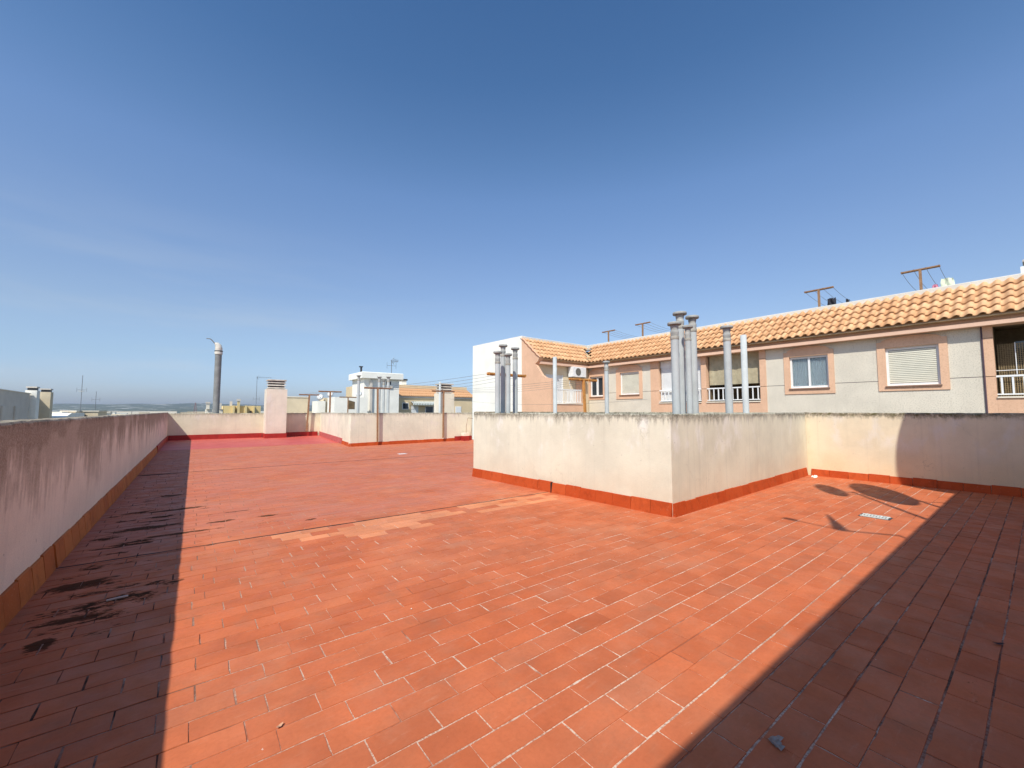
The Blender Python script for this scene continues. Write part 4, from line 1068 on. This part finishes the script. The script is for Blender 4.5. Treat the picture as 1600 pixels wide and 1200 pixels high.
def antenna(x, y, z0, z1, label, yagi=True, side=.5, dsh=False):
    t = empty('tv_antenna', (x, y, z0), label, 'antenna')
    MB().tube((x, y, z0), (x, y, z1), .03, n=6).build('mast', GREYM, t)
    m = MB()
    if yagi:
        m.tube((x - .1, y, z1 - .1), (x + side * 2.2, y, z1 - .1), .018, n=5)
        for k in range(7): xx = x + .1 + k * side * .3; L = .34 - .03 * k; m.tube((xx, y - L, z1 - .1 + L * .6), (xx, y + L, z1 - .1 - L * .6), .012, n=5)
        m.tube((x, y, z1 - .1), (x + .25, y, z1 + .25), .014, n=5).tube((x, y, z1 - .1), (x + .25, y, z1 - .45), .014, n=5)
    m.tube((x - .45, y, z0 + (z1 - z0) * .6), (x + .45, y, z0 + (z1 - z0) * .6), .016, n=5)
    for s_ in (-.45, .45): m.tube((x + s_, y, z0 + (z1 - z0) * .6 - .3), (x + s_, y, z0 + (z1 - z0) * .6 + .3), .014, n=5)
    m.build('elements', GREYM, t)
    if dsh: MB().lathe((x, y - .1, z0 + (z1 - z0) * .55), [(.02, 0), (.32, .06), (.33, .08)], 10).build('reflector', WHITEM, t)
    return t
antenna(15.0, 38.5, 5.12, 6.55, 'grey antenna on the right end of the white stair tower roof', side=.3)
m = empty('roof_fitting', (12.1, 38.4, 5.12), 'dark fitting standing on the left corner of the stair tower slab', 'fitting')
MB().box((12.0, 38.3, 5.121), (12.14, 38.44, 5.62)).box((11.9, 38.25, 5.621), (12.2, 38.5, 5.72)).build('bracket', BLACKM, m)

# yellow rooftops behind the tall duct
YB = empty('rooftop_block', (1, 84, -14), 'yellow rooftop block with piers and small chimneys right of the tall duct', 'building')
f = lambda u, y: y * (ST + (u - 800) / 641 * CT) / (CT - (u - 800) / 641 * ST)
Yd = 92
MB().box((f(350, Yd), Yd, ZB), (f(408, Yd), Yd + 10, 2.55)).build('wall', YELR, YB)
MB().box((f(364, Yd), Yd - .8, ZB), (f(367, Yd), Yd - .01, 2.6)).box((f(383, Yd), Yd - .8, ZB), (f(386, Yd), Yd - .01, 2.6)).box((f(396, Yd), Yd - .8, ZB), (f(398, Yd), Yd - .01, 2.5)).build('pier', YELR, YB)
MB().box((f(371, Yd), Yd - .5, ZB), (f(375, Yd), Yd - .02, 3.4)).build('chimney', YELR, YB)
MB().box((f(391, Yd), Yd - .3, .4), (f(394, Yd), Yd - .02, 1.6)).build('opening', BLACKM, YB)
MB().box((f(371, Yd) - .1, Yd - .6, 3.401), (f(375, Yd) + .1, Yd, 3.8)).box((f(360.5, Yd), Yd + 1, 2.551), (f(364, Yd), Yd + 2, 3.4)).build('chimney_cap', GREYR, YB)
PB = empty('rooftop_block', (-3, 84, -14), 'small pale pinkish rooftop block just left of the tall duct', 'building')
MB().box((f(323, Yd), Yd, ZB), (f(349, Yd), Yd + 8, 1.9)).build('wall', CREAMR, PB)
MB().box((f(323, Yd), Yd - .3, 1.901), (f(328, Yd), Yd + .8, 2.9)).build('chimney', CREAMR, PB); MB().box((f(323, Yd) - .1, Yd - .4, 2.901), (f(328, Yd) + .1, Yd + .9, 3.2)).build('chimney_cap', GREYR, PB)
MB().box((f(343, Yd), Yd - .2, 1.901), (f(350, Yd) - .3, Yd + .8, 3.0)).build('chimney', GREYR, PB)
antenna(f(400.5, 80), 80, -2, 7.3, 'tall thin television antenna on a mast left of the far chimney', side=1.0)
# grey building on the far left with chimneys
GB = empty('apartment_building', (-16, 50, -14), 'grey shaded building at the far left beyond the long parapet', 'building')
MB().prism([(30, ZB), (30, 3.45), (57, 3.16), (57, ZB)], 0, -12, -20).build('wall', GREYR, GB)
MB().prism([(30, 3.451), (30, 3.52), (57.1, 3.23), (57.1, 3.161)], 0, -11.95, -20).build('coping', CREAMR, GB)
MB().box((-19, 57.01, ZB), (-12.35, 66, 2.95)).build('rear_wall', GREYR, GB)
MB().prism([(66.01, ZB), (66.01, .9), (69, 1.35), (76, 1.35), (76, ZB)], 0, -19, -11.2).build('low_wall', WHITER, GB)
for yy_ in (44.5, 50.0, 53.0): MB().box((-11.99, yy_, -2), (-11.9, yy_ + 1.4, 2.0)).build('shutter', GREYR, GB)
for k, (ya, yb, xa_, xb_, zt, mt, lb) in enumerate(((47.6, 48.8, -13.0, -12.3, 4.05, CREAMR, 'beige chimney cut by the left edge on the grey building'),
                                         (57.2, 58.2, -12.34, -11.62, 3.85, WHITER, 'white chimney standing against the end of the grey building, left of a pair'),
                                         (61.5, 62.5, -12.34, -11.55, 3.85, BEIGER, 'tan chimney right of the white one beyond the grey building'))):
    t = empty('chimney', ((xa_ + xb_) / 2, (ya + yb) / 2, -5), lb, 'chimney', 'chimneys on the grey building')
    MB().box((xa_, ya, -5 if k else 3.3), (xb_, yb, zt - .35)).build('shaft', mt, t)
    MB().box((xa_ + .1, ya + .1, zt - .349), (xb_ - .1, yb - .1, zt - .12)).build('flue', BLACKM, t)
    MB().box((xa_ + .02, ya + .02, zt - .119), (xb_ - .02, yb - .02, zt)).build('cap_slab', GREYR, t)
# low beige roofs left of the far corner
def low_house(u0, u1, y, z, mat, label, extras=()):
    t = empty('low_house', (f((u0 + u1) / 2, y), y, -14), label, 'house')
    x0_, x1_ = f(u0, y), f(u1, y)
    MB().box((x0_, y, ZB), (x1_, y + 7, z)).build('wall', mat, t)
    MB().box((x0_ - .1, y - .1, z + .001), (x1_ + .1, y + 7.1, z + .14)).build('coping', CREAMR, t)
    for (a, b_, z0_, z1_, mm) in extras: MB().box((f(a, y), y - .12, z0_), (f(b_, y), y - .101, z1_)).build('opening', mm, t)
    return t
low_house(78, 97, 72, 1.35, WHITER, 'low white rooftop beside the tan chimney on the far left')
low_house(97, 120, 75, 1.5, BEIGER, 'low beige rooftop with a slanting shadow, left of the open terrace', ())
low_house(121, 155, 78, 1.5, BEIGER, 'beige rooftop terrace with dark opening near the far end of the left parapet', ((123, 139, .4, 1.0, BLACKM),))
low_house(158, 166, 100, 1.1, WHITER, 'narrow white rooftop beyond the beige terrace')
antenna(f(127, 76), 76, 1.5, 6.2, 'thin antenna mast with a small dish on the low beige roofs', yagi=False, dsh=True)
antenna(f(150, 90), 90, 1.5, 4.6, 'shorter thin antenna mast right of the dish antenna on the far left', yagi=False)
pyl = empty('radio_mast', (f(306, 900), 900, -14), 'tiny red lattice mast on the horizon left of the tall duct', 'mast')
m = MB(); xx = f(306, 900)
for s1, s2 in ((-1, -1), (1, -1), (1, 1), (-1, 1)): m.tube((xx + s1 * 3, 900 + s2 * 3, -14), (xx + s1 * .3, 900 + s2 * .3, 16), .35, n=4)
for k in range(8):
    z_ = -12 + k * 3.4; w_ = 3 - 2.7 * (z_ + 14) / 30; m.box((xx - w_, 900 - w_, z_), (xx + w_, 900 + w_, z_ + .4))
m.build('lattice', simple('red_lattice', (.30, .09, .08), .7), pyl)
# scattered town houses and greenhouses in the plain
rg = random.Random(21)
for k in range(46):
    u = rg.uniform(95, 545); y = rg.uniform(150, 750) if k < 30 else rg.uniform(700, 1500)
    x = f(u, y); w_ = rg.uniform(6, 14) if k < 30 else rg.uniform(20, 60); d_ = rg.uniform(6, 12); top = 1.1 - rg.uniform(.2, 3.5) * (1 if k < 30 else .6)
    mt = rg.choice((WHITER, CREAMR, BEIGER, WHITER))
    t = empty('distant_house', (x, y, -14), 'tiny pale flat-roofed house far off in the plain beyond the parapets', 'house', 'distant houses in the plain')
    MB().box((x - w_ / 2, y, ZB), (x + w_ / 2, y + d_, top)).build('wall', mt, t)
    MB().box((x - w_ / 2 - .2, y - .2, top + .001), (x + w_ / 2 + .2, y + d_ + .2, top + .3)).build('roof', mt, t)
# body of the own building below the terrace
OB = empty('own_building', (5.6, 13, -14), 'cream body of the apartment block beneath the tiled terrace', 'building')
MB().box((-1.32, -5, ZB), (12.48, 31.4, -.351)).build('wall', CREAMR, OB)

# ------------------------------------------------------------------ haze
hz = bpy.data.materials.new('thin_haze'); hz.use_nodes = True; ht = hz.node_tree; ht.nodes.clear()
pv = ht.nodes.new('ShaderNodeVolumePrincipled'); pv.inputs['Density'].default_value = .00011; pv.inputs['Color'].default_value = (.80, .88, 1, 1); pv.inputs['Anisotropy'].default_value = .3
ho = ht.nodes.new('ShaderNodeOutputMaterial'); ht.links.new(pv.outputs[0], ho.inputs['Volume'])
o = MB().box((-9100, -9100, -16.5), (9100, 9100, 95)).build('haze', hz); tag(o, kind='stuff')
